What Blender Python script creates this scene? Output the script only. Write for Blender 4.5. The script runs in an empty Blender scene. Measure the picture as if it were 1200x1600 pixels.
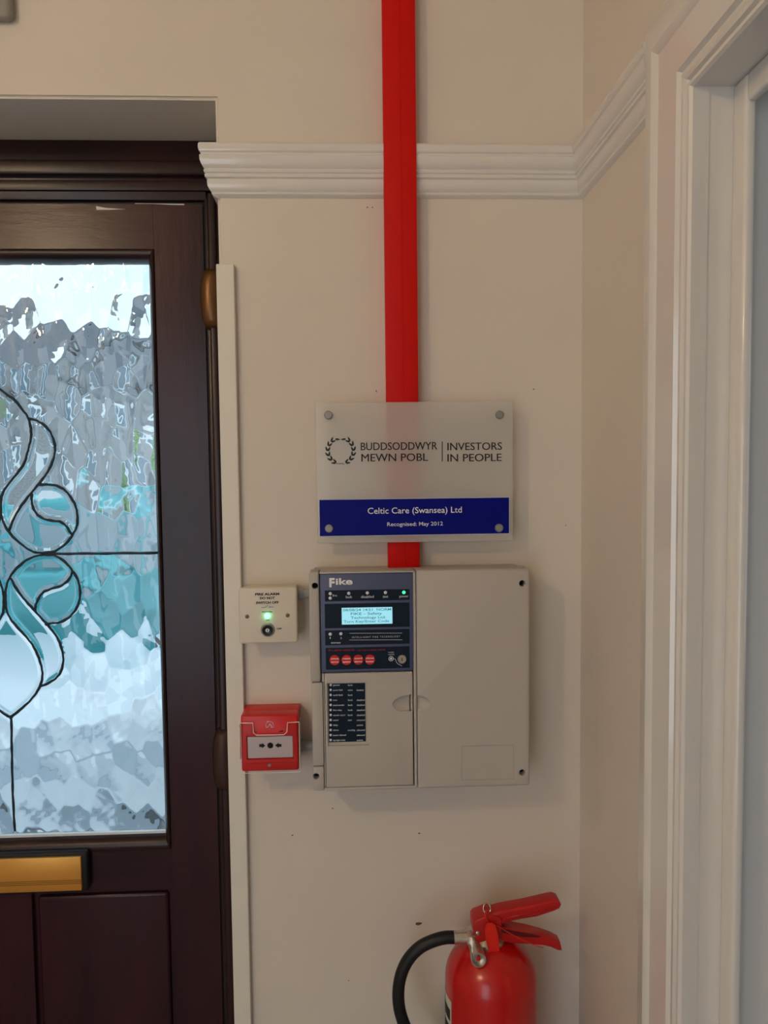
import bpy, bmesh, math, random
import numpy as np
from mathutils import Vector, Matrix

# ------------------------------------------------------------------ camera
SC = bpy.context.scene
COL = SC.collection
CAM_D, CAM_Z, FPX = 1.17, 1.55, 1200.0
_y, _p, _r = math.radians(2.41), math.radians(3.5), math.radians(-0.647)
CF = Vector((math.sin(_y)*math.cos(_p), math.cos(_y)*math.cos(_p), -math.sin(_p)))
_r0 = Vector((math.cos(_y), -math.sin(_y), 0)); _u0 = _r0.cross(CF)
CR = math.cos(_r)*_r0 + math.sin(_r)*_u0
CU = -math.sin(_r)*_r0 + math.cos(_r)*_u0
CC = Vector((0, -CAM_D, CAM_Z))
cam_data = bpy.data.cameras.new('camera'); cam = bpy.data.objects.new('camera', cam_data)
COL.objects.link(cam)
cam_data.sensor_fit = 'HORIZONTAL'; cam_data.sensor_width = 36; cam_data.lens = 36.0
cam_data.clip_start = 0.02
M = Matrix((CR, CU, -CF)).transposed().to_4x4(); M.translation = CC
cam.matrix_world = M
SC.camera = cam

# ------------------------------------------------------------------ world, lights, exposure
def lin(c):
    return tuple((v/255/12.92 if v/255 <= .04045 else ((v/255+.055)/1.055)**2.4) for v in c)
SC.view_settings.view_transform = 'Standard'
SC.view_settings.look = 'None'
SC.view_settings.exposure = 0.0
SC.view_settings.gamma = 1.0
SC.view_settings.use_curve_mapping = False
SC.cycles.use_denoising = True
SC.cycles.max_bounces = 10
SC.cycles.transmission_bounces = 8
SC.cycles.sample_clamp_indirect = 10.0
SC.cycles.blur_glossy = 0.5

world = bpy.data.worlds.new('sky'); SC.world = world; world.use_nodes = True
nt = world.node_tree; nt.nodes.clear()
wo = nt.nodes.new('ShaderNodeOutputWorld'); bg = nt.nodes.new('ShaderNodeBackground')
tc = nt.nodes.new('ShaderNodeTexCoord'); nz = nt.nodes.new('ShaderNodeTexNoise'); rp = nt.nodes.new('ShaderNodeValToRGB')
nz.inputs['Scale'].default_value = 3.0; nz.inputs['Detail'].default_value = 5
rp.color_ramp.elements[0].position = .38; rp.color_ramp.elements[0].color = (*lin((150, 196, 222)), 1)
rp.color_ramp.elements[1].position = .60; rp.color_ramp.elements[1].color = (*lin((200, 216, 226)), 1)
nt.links.new(tc.outputs['Generated'], nz.inputs['Vector']); nt.links.new(nz.outputs['Fac'], rp.inputs['Fac'])
nt.links.new(rp.outputs['Color'], bg.inputs['Color']); bg.inputs['Strength'].default_value = 1.6
nt.links.new(bg.outputs[0], wo.inputs[0])

_s = bpy.data.lights.new('sun', 'SUN'); _s.energy = 1.5; _s.angle = math.radians(3); _s.color = (1.0, .97, .92)
sun = bpy.data.objects.new('sun', _s); COL.objects.link(sun)      # from behind the building, to the left
sun.rotation_euler = Vector((.72, .22, -.66)).to_track_quat('-Z', 'Y').to_euler()
def point_light(name, loc, power, color, radius):
    l = bpy.data.lights.new(name, 'POINT'); l.energy = power; l.color = color; l.shadow_soft_size = radius
    o = bpy.data.objects.new(name, l); COL.objects.link(o); o.location = loc; return o
def area_light(name, loc, target, power, color, sx, sy):
    l = bpy.data.lights.new(name, 'AREA'); l.shape = 'RECTANGLE'; l.size = sx; l.size_y = sy
    l.energy = power; l.color = color
    o = bpy.data.objects.new(name, l); COL.objects.link(o); o.location = loc
    o.rotation_euler = (Vector(target)-Vector(loc)).to_track_quat('-Z', 'Y').to_euler(); return o
point_light('hall_lamp_bulb', (-1.08, -1.5, 2.34), 14.5, (1.0, .77, .48), .035)
area_light('rear_cool_fill', (-1.0, -2.7, 1.2), (.1, -.3, .85), 15.2, (.79, .89, 1.0), 1.0, 1.9)  # added cool fill for the hall's ambient light, no window modelled behind it
area_light('side_room_daylight', (2.3, -1.3, 1.7), (-.4, -.9, 1.2), 5, (.78, .9, 1.0), 1.0, 1.3)

# ------------------------------------------------------------------ helpers
def at(px, py, d=0.0):
    """world X, Z where the photograph's pixel meets the plane d metres in front of the end wall"""
    v = CF + CR*((px-600)/FPX) - CU*((py-800)/FPX)
    t = (-d-CC.y)/v.y
    q = CC+v*t
    return q.x, q.z
def rect(x0, y0, x1, y1, d):
    a = at(x0, y0, d); b = at(x1, y0, d); c = at(x0, y1, d); e = at(x1, y1, d)
    return (a[0]+c[0])/2, (b[0]+e[0])/2, (c[1]+e[1])/2, (a[1]+b[1])/2   # X0 X1 Z0 Z1
MATS = {}
def mat(name, rgb, rough=.5, metal=0.0, bump=None, vary=None, emit=None, coat=0.0, spec=.5, trans=0.0, ior=1.45, aniso_scale=None):
    if name in MATS: return MATS[name]
    m = bpy.data.materials.new(name); m.use_nodes = True; MATS[name] = m
    t = m.node_tree; b = t.nodes['Principled BSDF']
    c = lin(rgb)
    b.inputs['Base Color'].default_value = (*c, 1); b.inputs['Roughness'].default_value = rough
    b.inputs['Metallic'].default_value = metal; b.inputs['Specular IOR Level'].default_value = spec
    b.inputs['Coat Weight'].default_value = coat; b.inputs['Coat Roughness'].default_value = .15
    b.inputs['Transmission Weight'].default_value = trans; b.inputs['IOR'].default_value = ior
    if emit:
        b.inputs['Emission Color'].default_value = (*lin(emit[0]), 1); b.inputs['Emission Strength'].default_value = emit[1]
    tco = t.nodes.new('ShaderNodeTexCoord'); mp = t.nodes.new('ShaderNodeMapping')
    t.links.new(tco.outputs['Object'], mp.inputs['Vector'])
    if aniso_scale: mp.inputs['Scale'].default_value = aniso_scale
    if vary:                                     # (scale, second colour, low, high)
        n = t.nodes.new('ShaderNodeTexNoise'); n.inputs['Scale'].default_value = vary[0]; n.inputs['Detail'].default_value = 6
        r = t.nodes.new('ShaderNodeValToRGB')
        r.color_ramp.elements[0].position = vary[2]; r.color_ramp.elements[0].color = (*c, 1)
        r.color_ramp.elements[1].position = vary[3]; r.color_ramp.elements[1].color = (*lin(vary[1]), 1)
        t.links.new(mp.outputs[0], n.inputs['Vector']); t.links.new(n.outputs['Fac'], r.inputs['Fac'])
        t.links.new(r.outputs['Color'], b.inputs['Base Color'])
    if bump:                                     # list of (scale, strength, distance)
        last = None
        for s, st, di in bump:
            n = t.nodes.new('ShaderNodeTexNoise'); n.inputs['Scale'].default_value = s; n.inputs['Detail'].default_value = 4
            bp = t.nodes.new('ShaderNodeBump'); bp.inputs['Strength'].default_value = st; bp.inputs['Distance'].default_value = di
            t.links.new(mp.outputs[0], n.inputs['Vector']); t.links.new(n.outputs['Fac'], bp.inputs['Height'])
            if last: t.links.new(last.outputs[0], bp.inputs['Normal'])
            last = bp
        t.links.new(last.outputs[0], b.inputs['Normal'])
    return m

wall_m = mat('cream_wall_paint', (226, 217, 206), .62, bump=[(9, .35, .004), (160, .12, .0006)], vary=(2.2, (220, 210, 198), .35, .7))
gloss_m = mat('white_gloss_paint', (228, 224, 219), .2, bump=[(220, .3, .0005), (14, .3, .0015)], coat=.6)
gloss_m.node_tree.nodes['Principled BSDF'].inputs['Coat Roughness'].default_value = .07
trimw_m = mat('white_plastic_trim', (232, 227, 216), .45)
ceil_m = mat('ceiling_paint', (225, 214, 198), .8)
floor_m = mat('floor_pale_tile', (176, 172, 166), .5, vary=(8, (160, 156, 150), .4, .6))
wood_m = mat('mahogany_foil', (60, 24, 32), .27, spec=.36, bump=[(90, .5, .0006), (400, .35, .0003)], vary=(10, (42, 17, 26), .35, .65), aniso_scale=(1, 1, .22))
woodh_m = mat('mahogany_foil_across', (60, 24, 32), .27, spec=.36, bump=[(90, .5, .0006), (400, .35, .0003)], vary=(10, (42, 17, 26), .35, .65), aniso_scale=(.22, 1, 1))
frame_m = mat('dark_frame_foil', (50, 25, 24), .33, bump=[(90, .5, .0005)], vary=(10, (36, 18, 20), .35, .65), aniso_scale=(1, 1, .2))
seal_m = mat('black_rubber_seal', (14, 13, 16), .55)
bronze_m = mat('bronze_hinge_plastic', (112, 78, 46), .34, metal=.55)
bronze2_m = mat('dark_brown_hinge', (66, 44, 36), .42, metal=.2)
gold_m = mat('gold_anodised', (220, 158, 70), .36, metal=.5, bump=[(300, .15, .0003)], aniso_scale=(.1, 1, 1))
lead_m = mat('lead_came', (38, 52, 62), .5, metal=.35, bump=[(120, .6, .0008)])
red_m = mat('red_pvc', (208, 12, 3), .55, spec=.25)
beige_m = mat('beige_panel_plastic', (188, 181, 173), .5, bump=[(500, .15, .0002)])
beige2_m = mat('beige_panel_plastic_warm', (200, 187, 170), .42)
dark_m = mat('dark_hole', (14, 12, 12), .8)
slate_m = mat('slate_fascia', (78, 88, 122), .45)
navy_m = mat('navy_window_print', (8, 28, 48), .3, spec=.3)
lcd_m = mat('backlit_display', (20, 40, 44), .3, emit=((158, 226, 240), 1.0))
lcdt_m = mat('display_characters', (50, 120, 140), .5, emit=((58, 130, 152), .5))
ledg_m = mat('grey_led', (238, 240, 244), .35)
ledon_m = mat('green_led_lit', (30, 220, 120), .3, emit=((70, 255, 160), 1.6))
ledon2_m = mat('green_led_bright', (60, 230, 140), .3, emit=((80, 255, 160), 9.0))
print_m = mat('white_print', (245, 245, 245), .6)
printg_m = mat('grey_print', (225, 230, 236), .6)
printr_m = mat('red_print', (170, 40, 44), .6)
black_m = mat('black_print', (16, 14, 14), .6)
btn_m = mat('red_button', (214, 26, 20), .45)
steel_m = mat('brushed_steel', (190, 186, 176), .28, metal=.9)
steelg_m = mat('stud_grey_metal', (150, 150, 148), .5, metal=.5)
brass_m = mat('dull_brass_screw', (120, 100, 70), .4, metal=.8)
nickel_m = mat('nickel_valve', (212, 204, 192), .27, metal=.85)
white_plate_m = mat('white_moulded_plate', (224, 214, 198), .4)
grey_m = mat('grey_conduit', (158, 160, 158), .5)
call_m = mat('call_point_red', (214, 30, 24), .35)
element_m = mat('call_point_element', (214, 208, 208), .45)
clear_m = mat('clear_cover_plastic', (255, 250, 250), .05, trans=1.0, ior=1.12)
clearedge_m = mat('clear_cover_edge', (255, 240, 236), .2)
navyband_m = mat('royal_blue_band', (3, 14, 126), .45, spec=.15)
ext_m = mat('extinguisher_red_paint', (196, 10, 7), .3, bump=[(35, .12, .001)], coat=.35)
lever_m = mat('lever_red_coating', (186, 24, 22), .38, bump=[(400, .3, .0003)])
tag_m = mat('tamper_tag_red', (226, 36, 18), .45)
rubber_m = mat('black_rubber_hose', (18, 18, 20), .5, bump=[(500, .2, .0002)])
labelp_m = mat('extinguisher_label_paper', (210, 205, 195), .4)
greyfit_m = mat('grey_fitting_plastic', (150, 145, 140), .6)
chip_m = mat('brown_chip', (110, 84, 62), .8)
chipw_m = mat('pale_scuff', (220, 214, 208), .7)
sticker_m = mat('teal_sticker', (150, 206, 208), .4)

# glass of the door: plain refraction on modelled relief
def glass_mat(name, tint, rough):
    m = bpy.data.materials.new(name); m.use_nodes = True; t = m.node_tree; t.nodes.clear()
    o = t.nodes.new('ShaderNodeOutputMaterial'); g = t.nodes.new('ShaderNodeBsdfGlass')
    g.inputs['Color'].default_value = (*tint, 1); g.inputs['Roughness'].default_value = rough; g.inputs['IOR'].default_value = 1.5
    t.links.new(g.outputs[0], o.inputs[0]); MATS[name] = m; return m
glass_m = glass_mat('clear_relief_glass', (.97, 1.0, 1.0), 0.0)
# frosted acrylic of the plaque: half scattering, half rough see-through
m = bpy.data.materials.new('frosted_acrylic'); m.use_nodes = True; t = m.node_tree; t.nodes.clear()
o_ = t.nodes.new('ShaderNodeOutputMaterial'); a_ = t.nodes.new('ShaderNodeBsdfRefraction'); b_ = t.nodes.new('ShaderNodeBsdfDiffuse')
c_ = t.nodes.new('ShaderNodeBsdfTranslucent'); s1 = t.nodes.new('ShaderNodeMixShader'); s2 = t.nodes.new('ShaderNodeMixShader')
s3 = t.nodes.new('ShaderNodeMixShader'); gl = t.nodes.new('ShaderNodeBsdfGlossy')
a_.inputs['Color'].default_value = (.95, .95, .93, 1); a_.inputs['Roughness'].default_value = .22; a_.inputs['IOR'].default_value = 1.25
b_.inputs['Color'].default_value = (.93, .91, .87, 1); c_.inputs['Color'].default_value = (.85, .84, .80, 1)
gl.inputs['Roughness'].default_value = .3; s1.inputs[0].default_value = .25; s2.inputs[0].default_value = .48; s3.inputs[0].default_value = .04
t.links.new(b_.outputs[0], s1.inputs[1]); t.links.new(c_.outputs[0], s1.inputs[2])
t.links.new(s1.outputs[0], s2.inputs[1]); t.links.new(a_.outputs[0], s2.inputs[2])
t.links.new(s2.outputs[0], s3.inputs[1]); t.links.new(gl.outputs[0], s3.inputs[2]); tp_ = t.nodes.new('ShaderNodeBsdfTransparent'); s4 = t.nodes.new('ShaderNodeMixShader'); s4.inputs[0].default_value = .22
t.links.new(s3.outputs[0], s4.inputs[1]); t.links.new(tp_.outputs[0], s4.inputs[2]); t.links.new(s4.outputs[0], o_.inputs[0])
frost_m = m

def obj(name, bm, m, parent=None, smooth=False, label=None, kind=None):
    me = bpy.data.meshes.new(name)
    if isinstance(bm, bmesh.types.BMesh):
        bmesh.ops.recalc_face_normals(bm, faces=bm.faces); bm.to_mesh(me); bm.free()
    else: me = bm
    me.materials.clear(); me.materials.append(m)
    if smooth is True:
        for p in me.polygons: p.use_smooth = True
    elif smooth:
        me.shade_smooth() if False else None
        for p in me.polygons: p.use_smooth = True
        me.set_sharp_from_angle(angle=math.radians(smooth))
    o = bpy.data.objects.new(name, me); COL.objects.link(o)
    if parent: 
        o.parent = parent
        o.matrix_parent_inverse = Matrix.Translation(-parent_origin(parent))
    if label: o['label'] = label
    if kind: o['kind'] = kind
    return o
def parent_origin(p):
    v = Vector(p.location)
    q = p.parent
    if q is not None: pass
    return v if q is None else Vector((0, 0, 0))+v*0 + (parent_origin(q)*0 + v)
def thing(name, label, cat, loc, group=None):
    o = bpy.data.objects.new(name, None); COL.objects.link(o); o.location = loc; o.empty_display_size = .05
    o['label'] = label; o['category'] = cat
    if group: o['group'] = group
    return o
def structure(name, label=None, loc=(0, 0, 0)):
    o = bpy.data.objects.new(name, None); COL.objects.link(o); o.location = loc; o['kind'] = 'structure'
    if label: o['label'] = label
    return o
def tag(o, label, cat, group=None):
    o['label'] = label; o['category'] = cat
    if group: o['group'] = group
    return o
def box(x0, x1, y0, y1, z0, z1, bev=0.0, seg=2, bm=None, edges=None):
    b = bm or bmesh.new()
    r = bmesh.ops.create_cube(b, size=1)
    vs = r['verts']
    for v in vs:
        v.co = Vector((x0+(v.co.x+.5)*(x1-x0), y0+(v.co.y+.5)*(y1-y0), z0+(v.co.z+.5)*(z1-z0)))
    if bev:
        es = list({e for v in vs for e in v.link_edges})
        if edges: es = [e for e in es if edges(e)]
        bmesh.ops.bevel(b, geom=es, offset=bev, segments=seg, affect='EDGES', profile=.5)
    return b
def prism(pts, y0, y1, bm=None, bev=0.0, seg=2):
    """pts: X,Z outline; extruded from y0 to y1"""
    b = bm or bmesh.new()
    v0 = [b.verts.new((x, y0, z)) for x, z in pts]
    f = b.faces.new(v0)
    r = bmesh.ops.extrude_face_region(b, geom=[f])
    nv = [g for g in r['geom'] if isinstance(g, bmesh.types.BMVert)]
    for v in nv: v.co.y = y1
    if bev:
        es = [e for v in v0 for e in v.link_edges if abs(e.verts[0].co.y-e.verts[1].co.y) < 1e-7]
        es += [e for v in nv for e in v.link_edges if abs(e.verts[0].co.y-e.verts[1].co.y) < 1e-7]
        bmesh.ops.bevel(b, geom=list(set(es)), offset=bev, segments=seg, affect='EDGES', profile=.5)
    return b
def cyl(c, axis, r, L, n=32, bm=None, bev=0.0, r2=None):
    b = bm or bmesh.new()
    rr = bmesh.ops.create_cone(b, cap_ends=True, segments=n, radius1=r, radius2=r if r2 is None else r2, depth=L)
    q = Vector(axis).normalized().to_track_quat('Z', 'Y').to_matrix().to_4x4()
    if bev:
        es = [e for e in {e for v in rr['verts'] for e in v.link_edges} if abs(e.verts[0].co.z-e.verts[1].co.z) < 1e-7]
        rr2 = bmesh.ops.bevel(b, geom=es, offset=bev, segments=2, affect='EDGES')
        vs = list({v for v in b.verts if v.is_valid and abs(v.co.z) <= L/2+1e-6 and v in set(rr2['verts']) | {x for x in rr['verts'] if x.is_valid}})
    else: vs = rr['verts']
    bmesh.ops.transform(b, matrix=Matrix.Translation(Vector(c)) @ q, verts=vs)
    return b
def disc(px_c, r, y, th=.0004, n=24, bm=None):      # little printed or proud disc facing the room
    return cyl((px_c[0], y-th/2, px_c[1]), (0, 1, 0), r, th, n, bm)
def ring(c, r0, r1, y0, y1, n=32, bm=None):
    b = bm or bmesh.new()
    L = []
    for rr, yy in ((r0, y0), (r1, y0), (r1, y1), (r0, y1)):
        L.append([b.verts.new((c[0]+rr*math.cos(2*math.pi*i/n), yy, c[1]+rr*math.sin(2*math.pi*i/n))) for i in range(n)])
    for k in range(4):
        A, B = L[k], L[(k+1) % 4]
        for i in range(n): b.faces.new((A[i], A[(i+1) % n], B[(i+1) % n], B[i]))
    return b
def lathe(prof, c, n=48, bm=None, axis='Z'):
    b = bm or bmesh.new(); rings = []
    for r, h in prof:
        if r < 1e-6: rings.append([b.verts.new((c[0], c[1], c[2]+h) if axis == 'Z' else (c[0], c[1]-h, c[2]))]); continue
        R = []
        for i in range(n):
            a = 2*math.pi*i/n
            R.append(b.verts.new((c[0]+r*math.cos(a), c[1]+r*math.sin(a), c[2]+h) if axis == 'Z' else (c[0]+r*math.cos(a), c[1]-h, c[2]+r*math.sin(a))))
        rings.append(R)
    for A, B in zip(rings, rings[1:]):
        if len(A) == 1 and len(B) == 1: continue
        if len(A) == 1:
            for i in range(n): b.faces.new((A[0], B[i], B[(i+1) % n]))
        elif len(B) == 1:
            for i in range(n): b.faces.new((A[i], A[(i+1) % n], B[0]))
        else:
            for i in range(n): b.faces.new((A[i], A[(i+1) % n], B[(i+1) % n], B[i]))
    return b
def catmull(P, k=6, closed=False):
    P = [Vector(p) for p in P]; out = []; n = len(P)
    for i in range(n-1):
        p0 = P[i-1] if i > 0 else P[0]*2-P[1]; p1, p2 = P[i], P[i+1]; p3 = P[i+2] if i+2 < n else P[-1]*2-P[-2]
        for j in range(k):
            t = j/k
            out.append(.5*((2*p1)+(p2-p0)*t+(2*p0-5*p1+4*p2-p3)*t*t+(3*p1-p0-3*p2+p3)*t**3))
    out.append(P[-1]); return out
def tube(pts, r, n=10, bm=None, squash=1.0, rfun=None):
    b = bm or bmesh.new(); pts = [Vector(p) for p in pts]; rings = []
    up = Vector((0, 1, 0))
    for i, p in enumerate(pts):
        tg = (pts[min(i+1, len(pts)-1)]-pts[max(i-1, 0)]).normalized()
        u = up if abs(tg.dot(up)) < .95 else Vector((0, 0, 1))
        s = tg.cross(u).normalized(); w = s.cross(tg).normalized()
        rr = r*(rfun(i/(len(pts)-1)) if rfun else 1)
        rings.append([b.verts.new(p+s*math.cos(2*math.pi*k/n)*rr+w*math.sin(2*math.pi*k/n)*rr*squash) for k in range(n)])
    for A, B in zip(rings, rings[1:]):
        for k in range(n): b.faces.new((A[k], A[(k+1) % n], B[(k+1) % n], B[k]))
    b.faces.new(rings[0]); b.faces.new(rings[-1]); return b
def sweep(path, prof, fmap, closed_prof=True, side=1):
    """path: 2D polyline; prof: (offset to the side, third coordinate); mitred corners"""
    b = bmesh.new(); n = len(path); P = [Vector(p) for p in path]; rings = []
    for i in range(n):
        d0 = (P[i]-P[i-1]).normalized() if i > 0 else None; d1 = (P[i+1]-P[i]).normalized() if i < n-1 else None
        n0 = Vector((-d0.y, d0.x)) if d0 else None; n1 = Vector((-d1.y, d1.x)) if d1 else None
        if n0 and n1: mv = (n0+n1).normalized(); mv = mv/max(.2, mv.dot(n0))
        else: mv = n0 or n1
        rings.append([b.verts.new(fmap(*(P[i]+mv*(side*off)), w)) for off, w in prof])
    m = len(prof)
    for A, B in zip(rings, rings[1:]):
        for k in range(m if closed_prof else m-1): b.faces.new((A[k], A[(k+1) % m], B[(k+1) % m], B[k]))
    if closed_prof: b.faces.new(rings[0]); b.faces.new(rings[-1])
    return b
def cut(o, cutter_bm):
    """subtract a cutter mesh from an object for good"""
    bmesh.ops.recalc_face_normals(cutter_bm, faces=cutter_bm.faces)
    me = bpy.data.meshes.new('cutter'); cutter_bm.to_mesh(me); cutter_bm.free()
    c = bpy.data.objects.new('cutter', me); COL.objects.link(c)
    md = o.modifiers.new('b', 'BOOLEAN'); md.operation = 'DIFFERENCE'; md.solver = 'EXACT'; md.object = c
    if o.parent: c.matrix_world = Matrix.Identity(4)
    bpy.context.view_layer.update()
    dg = bpy.context.evaluated_depsgraph_get()
    nm = bpy.data.meshes.new_from_object(o.evaluated_get(dg))
    o.modifiers.clear(); old = o.data; o.data = nm; nm.name = old.name
    bpy.data.objects.remove(c); bpy.data.meshes.remove(me)
def sharp(o, deg=35):
    for p in o.data.polygons: p.use_smooth = True
    o.data.set_sharp_from_angle(angle=math.radians(deg))
def text_bm(s, x0, x1, z0, z1, y, bold=0.0, th=.0002, bm=None, upper=True, slant=0.0):
    """flat lettering whose ink box fills x0..x1 and whose cap height fills z0..z1"""
    cu = bpy.data.curves.new('txt', 'FONT'); cu.body = s; cu.size = 1; cu.offset = bold; cu.resolution_u = 3; cu.shear = slant
    o = bpy.data.objects.new('txt', cu); COL.objects.link(o)
    dg = bpy.context.evaluated_depsgraph_get(); me = bpy.data.meshes.new_from_object(o.evaluated_get(dg))
    bpy.data.objects.remove(o); bpy.data.curves.remove(cu)
    V = [v.co.copy() for v in me.vertices]
    ax0 = min(v.x for v in V); ax1 = max(v.x for v in V)
    cap = .73; sz = (z1-z0)/cap
    sx = (x1-x0)/(ax1-ax0) if x1 is not None else sz
    b = bm or bmesh.new(); vs = [b.verts.new((x0+(v.x-ax0)*sx, y-th, z0+v.y*sz)) for v in V]
    for p in me.polygons:
        try: b.faces.new([vs[i] for i in p.vertices])
        except ValueError: pass
    bpy.data.meshes.remove(me); return b
def text_obj(name, items, m, parent, d, bold=0.0, label=None, slant=0.0, dup=0.0):
    """items: (string, px x0, px x1, px y top, px y baseline) on the plane d in front of the wall"""
    b = bmesh.new()
    for it in items:
        s, x0, x1, yt, yb = it
        X0, X1, Z0, Z1 = rect(x0, yt, x1, yb, d)
        text_bm(s, X0, X1, Z0, Z1, -d, bold, bm=b, slant=slant)
        if dup: text_bm(s, X0+dup, X1+dup, Z0, Z1, -d-.00002, bold, bm=b, slant=slant)
    return obj(name, b, m, parent, label=label, kind='stuff' if name in ('fascia_lettering', 'plate_lettering', 'list_lettering', 'button_lettering', 'display_text') else None)
def seg2(p, q, w, y, th=.0002, bm=None):       # thin flat stroke between two X,Z points
    b = bm or bmesh.new(); p = Vector(p); q = Vector(q); dn = (q-p).normalized(); nn = Vector((-dn.y, dn.x))*w/2
    c = [p+nn, q+nn, q-nn, p-nn]
    b.faces.new([b.verts.new((v.x, y-th, v.y)) for v in c]); return b

# ================================================================== the setting
WX = .354                     # right wall plane
OPX0, OPX1, OPZ = -1.002, -.192, 2.088      # front door opening
XL = -1.28
YB = -3.42
CEIL = 2.62
# end wall with the door opening, its arris softly rounded
b = bmesh.new()
pts = [(XL, 0), (OPX0, 0), (OPX0, OPZ), (OPX1, OPZ), (OPX1, 0), (WX+.15, 0), (WX+.15, CEIL), (XL, CEIL)]
v0 = [b.verts.new((x, 0, z)) for x, z in pts]; f = b.faces.new(v0)
r = bmesh.ops.extrude_face_region(b, geom=[f])
for g in r['geom']:
    if isinstance(g, bmesh.types.BMVert): g.co.y = .26
es = [e for e in b.edges if all(abs(v.co.y) < 1e-6 for v in e.verts) and all(OPX0-.001 <= v.co.x <= OPX1+.001 for v in e.verts)
      and all(v.co.z <= OPZ+.001 for v in e.verts) and (e.verts[0].co-e.verts[1].co).length > .1 and not all(v.co.z < .001 for v in e.verts)]
bmesh.ops.bevel(b, geom=es, offset=.004, segments=3, affect='EDGES')
wall_end = obj('wall_end', b, wall_m, kind='structure', smooth=30)
# right wall with the doorway
DY0, DY1, DZ = -.402, -1.21, 1.925
b = bmesh.new()
pts = [(.12, 0), (DY0, 0), (DY0, DZ), (DY1, DZ), (DY1, 0), (YB, 0), (YB, CEIL), (.12, CEIL)]
v0 = [b.verts.new((WX, y, z)) for y, z in pts]; f = b.faces.new(v0)
r = bmesh.ops.extrude_face_region(b, geom=[f])
for g in r['geom']:
    if isinstance(g, bmesh.types.BMVert): g.co.x = WX+.13
obj('wall_right', b, wall_m, kind='structure')
obj('wall_left', box(XL-.1, XL, YB, .26, 0, CEIL), wall_m, kind='structure')
obj('wall_rear', box(XL-.1, WX+.13, YB-.1, YB, 0, CEIL), wall_m, kind='structure')
obj('floor', box(XL-.1, 2.6, YB-.1, .26, -.1, 0), floor_m, kind='structure')
obj('ceiling', box(XL-.1, 2.6, YB-.1, .26, CEIL, CEIL+.1), ceil_m, kind='structure')
# the side room beyond the doorway
obj('wall_side_room_far', box(2.5, 2.6, YB, .26, 0, CEIL), wall_m, kind='structure')
obj('wall_side_room_end', box(WX+.13, 2.5, .05, .15, 0, CEIL), wall_m, kind='structure')
obj('wall_side_room_rear', box(WX+.13, 2.5, YB-.1, YB, 0, CEIL), wall_m, kind='structure')
# baseboards
obj('baseboard_end', box(OPX1+.03, WX, -.018, 0, 0, .14, .004), gloss_m, kind='structure')
obj('baseboard_right', box(WX-.018, WX, DY0+.12, -.018, 0, .14, .004), gloss_m, kind='structure')

# picture rail (three runs: it breaks where the red trunking passes and ends at the architrave)
rail_prof = [(0, 2.0185), (.0205, 2.0185), (.0222, 2.016), (.0226, 2.011), (.0215, 2.0065), (.0192, 2.0045), (.0192, 2.0025), (.0212, 2.0005),
             (.0210, 1.995), (.0195, 1.990), (.0168, 1.985), (.0150, 1.9835), (.0163, 1.9815), (.0160, 1.9785), (.0140, 1.9770), (.0152, 1.9750), (.0148, 1.9720),
             (.0118, 1.9700), (.0125, 1.966), (.0118, 1.960), (.0095, 1.9555), (.0070, 1.9530), (.0068, 1.9500), (.0040, 1.9475), (0, 1.9460)]
fm = lambda x, y, z: (x, y, z)
rl = sweep([(OPX1, .14), (OPX1, 0), (.0535, 0)], rail_prof, fm, side=-1)
rail = structure('trim_1', 'white moulded picture rail running along the end wall and onto the right wall')
obj('rail_length', rl, gloss_m, rail, smooth=28)
obj('rail_length', sweep([(.1015, 0), (WX, 0), (WX, -.296)], rail_prof, fm, side=-1), gloss_m, rail, smooth=28)
# plain cover strip down the corner of the door reveal
st = obj('trim_2', box(-.1945, -.1685, -.0115, 0.0, 0, 1.848, .0012), trimw_m, kind='structure')
st['label'] = 'plain white cover strip down the wall edge beside the front door'

# doorway on the right: architrave, lining and stop
arch = structure('trim_3', 'white painted architrave and lining of the doorway in the right wall')
ap = [(-.001, 0), (-.001, .0165), (.001, .0195), (.004, .0200), (.0065, .0180), (.0075, .0140), (.0105, .0135), (.0120, .0180), (.0150, .0195), (.0205, .0190), (.0225, .0160),
      (.0245, .0165), (.0270, .0215), (.0450, .0240), (.0600, .0265), (.0640, .0300), (.0680, .0315), (.0715, .0290), (.0735, .0240), (.0800, .0225), (.1050, .0225), (.1100, .0210), (.1120, .0170), (.1120, 0)]
aprof = [(t_, WX-p_) for t_, p_ in ap]
IY0, IY1, IZ = -.412, -1.20, 1.915
obj('architrave', sweep([(IY0, 0), (IY0, IZ), (IY1, IZ), (IY1, 0)], aprof, lambda y, z, x: (x, y, z), side=1 if False else -1), gloss_m, arch, smooth=25)
bm_ = box(WX-.002, WX+.15, IY0, DY0, 0, IZ)
obj('side_lining', bm_, gloss_m, arch)
obj('side_lining', box(WX-.002, WX+.15, DY1, IY1, 0, IZ), gloss_m, arch)
obj('head_lining', box(WX-.002, WX+.15, DY1, DY0, IZ, DZ), gloss_m, arch)
for yy in ((IY0-.027, IY0), (IY1, IY1+.027)):
    obj('door_stop', box(.377, .388, yy[0], yy[1], 0, IZ, .004, 3), gloss_m, arch, smooth=30)
obj('door_stop', box(.377, .388, IY1+.027, IY0-.027, IZ-.027, IZ, .004, 3), gloss_m, arch, smooth=30)

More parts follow.
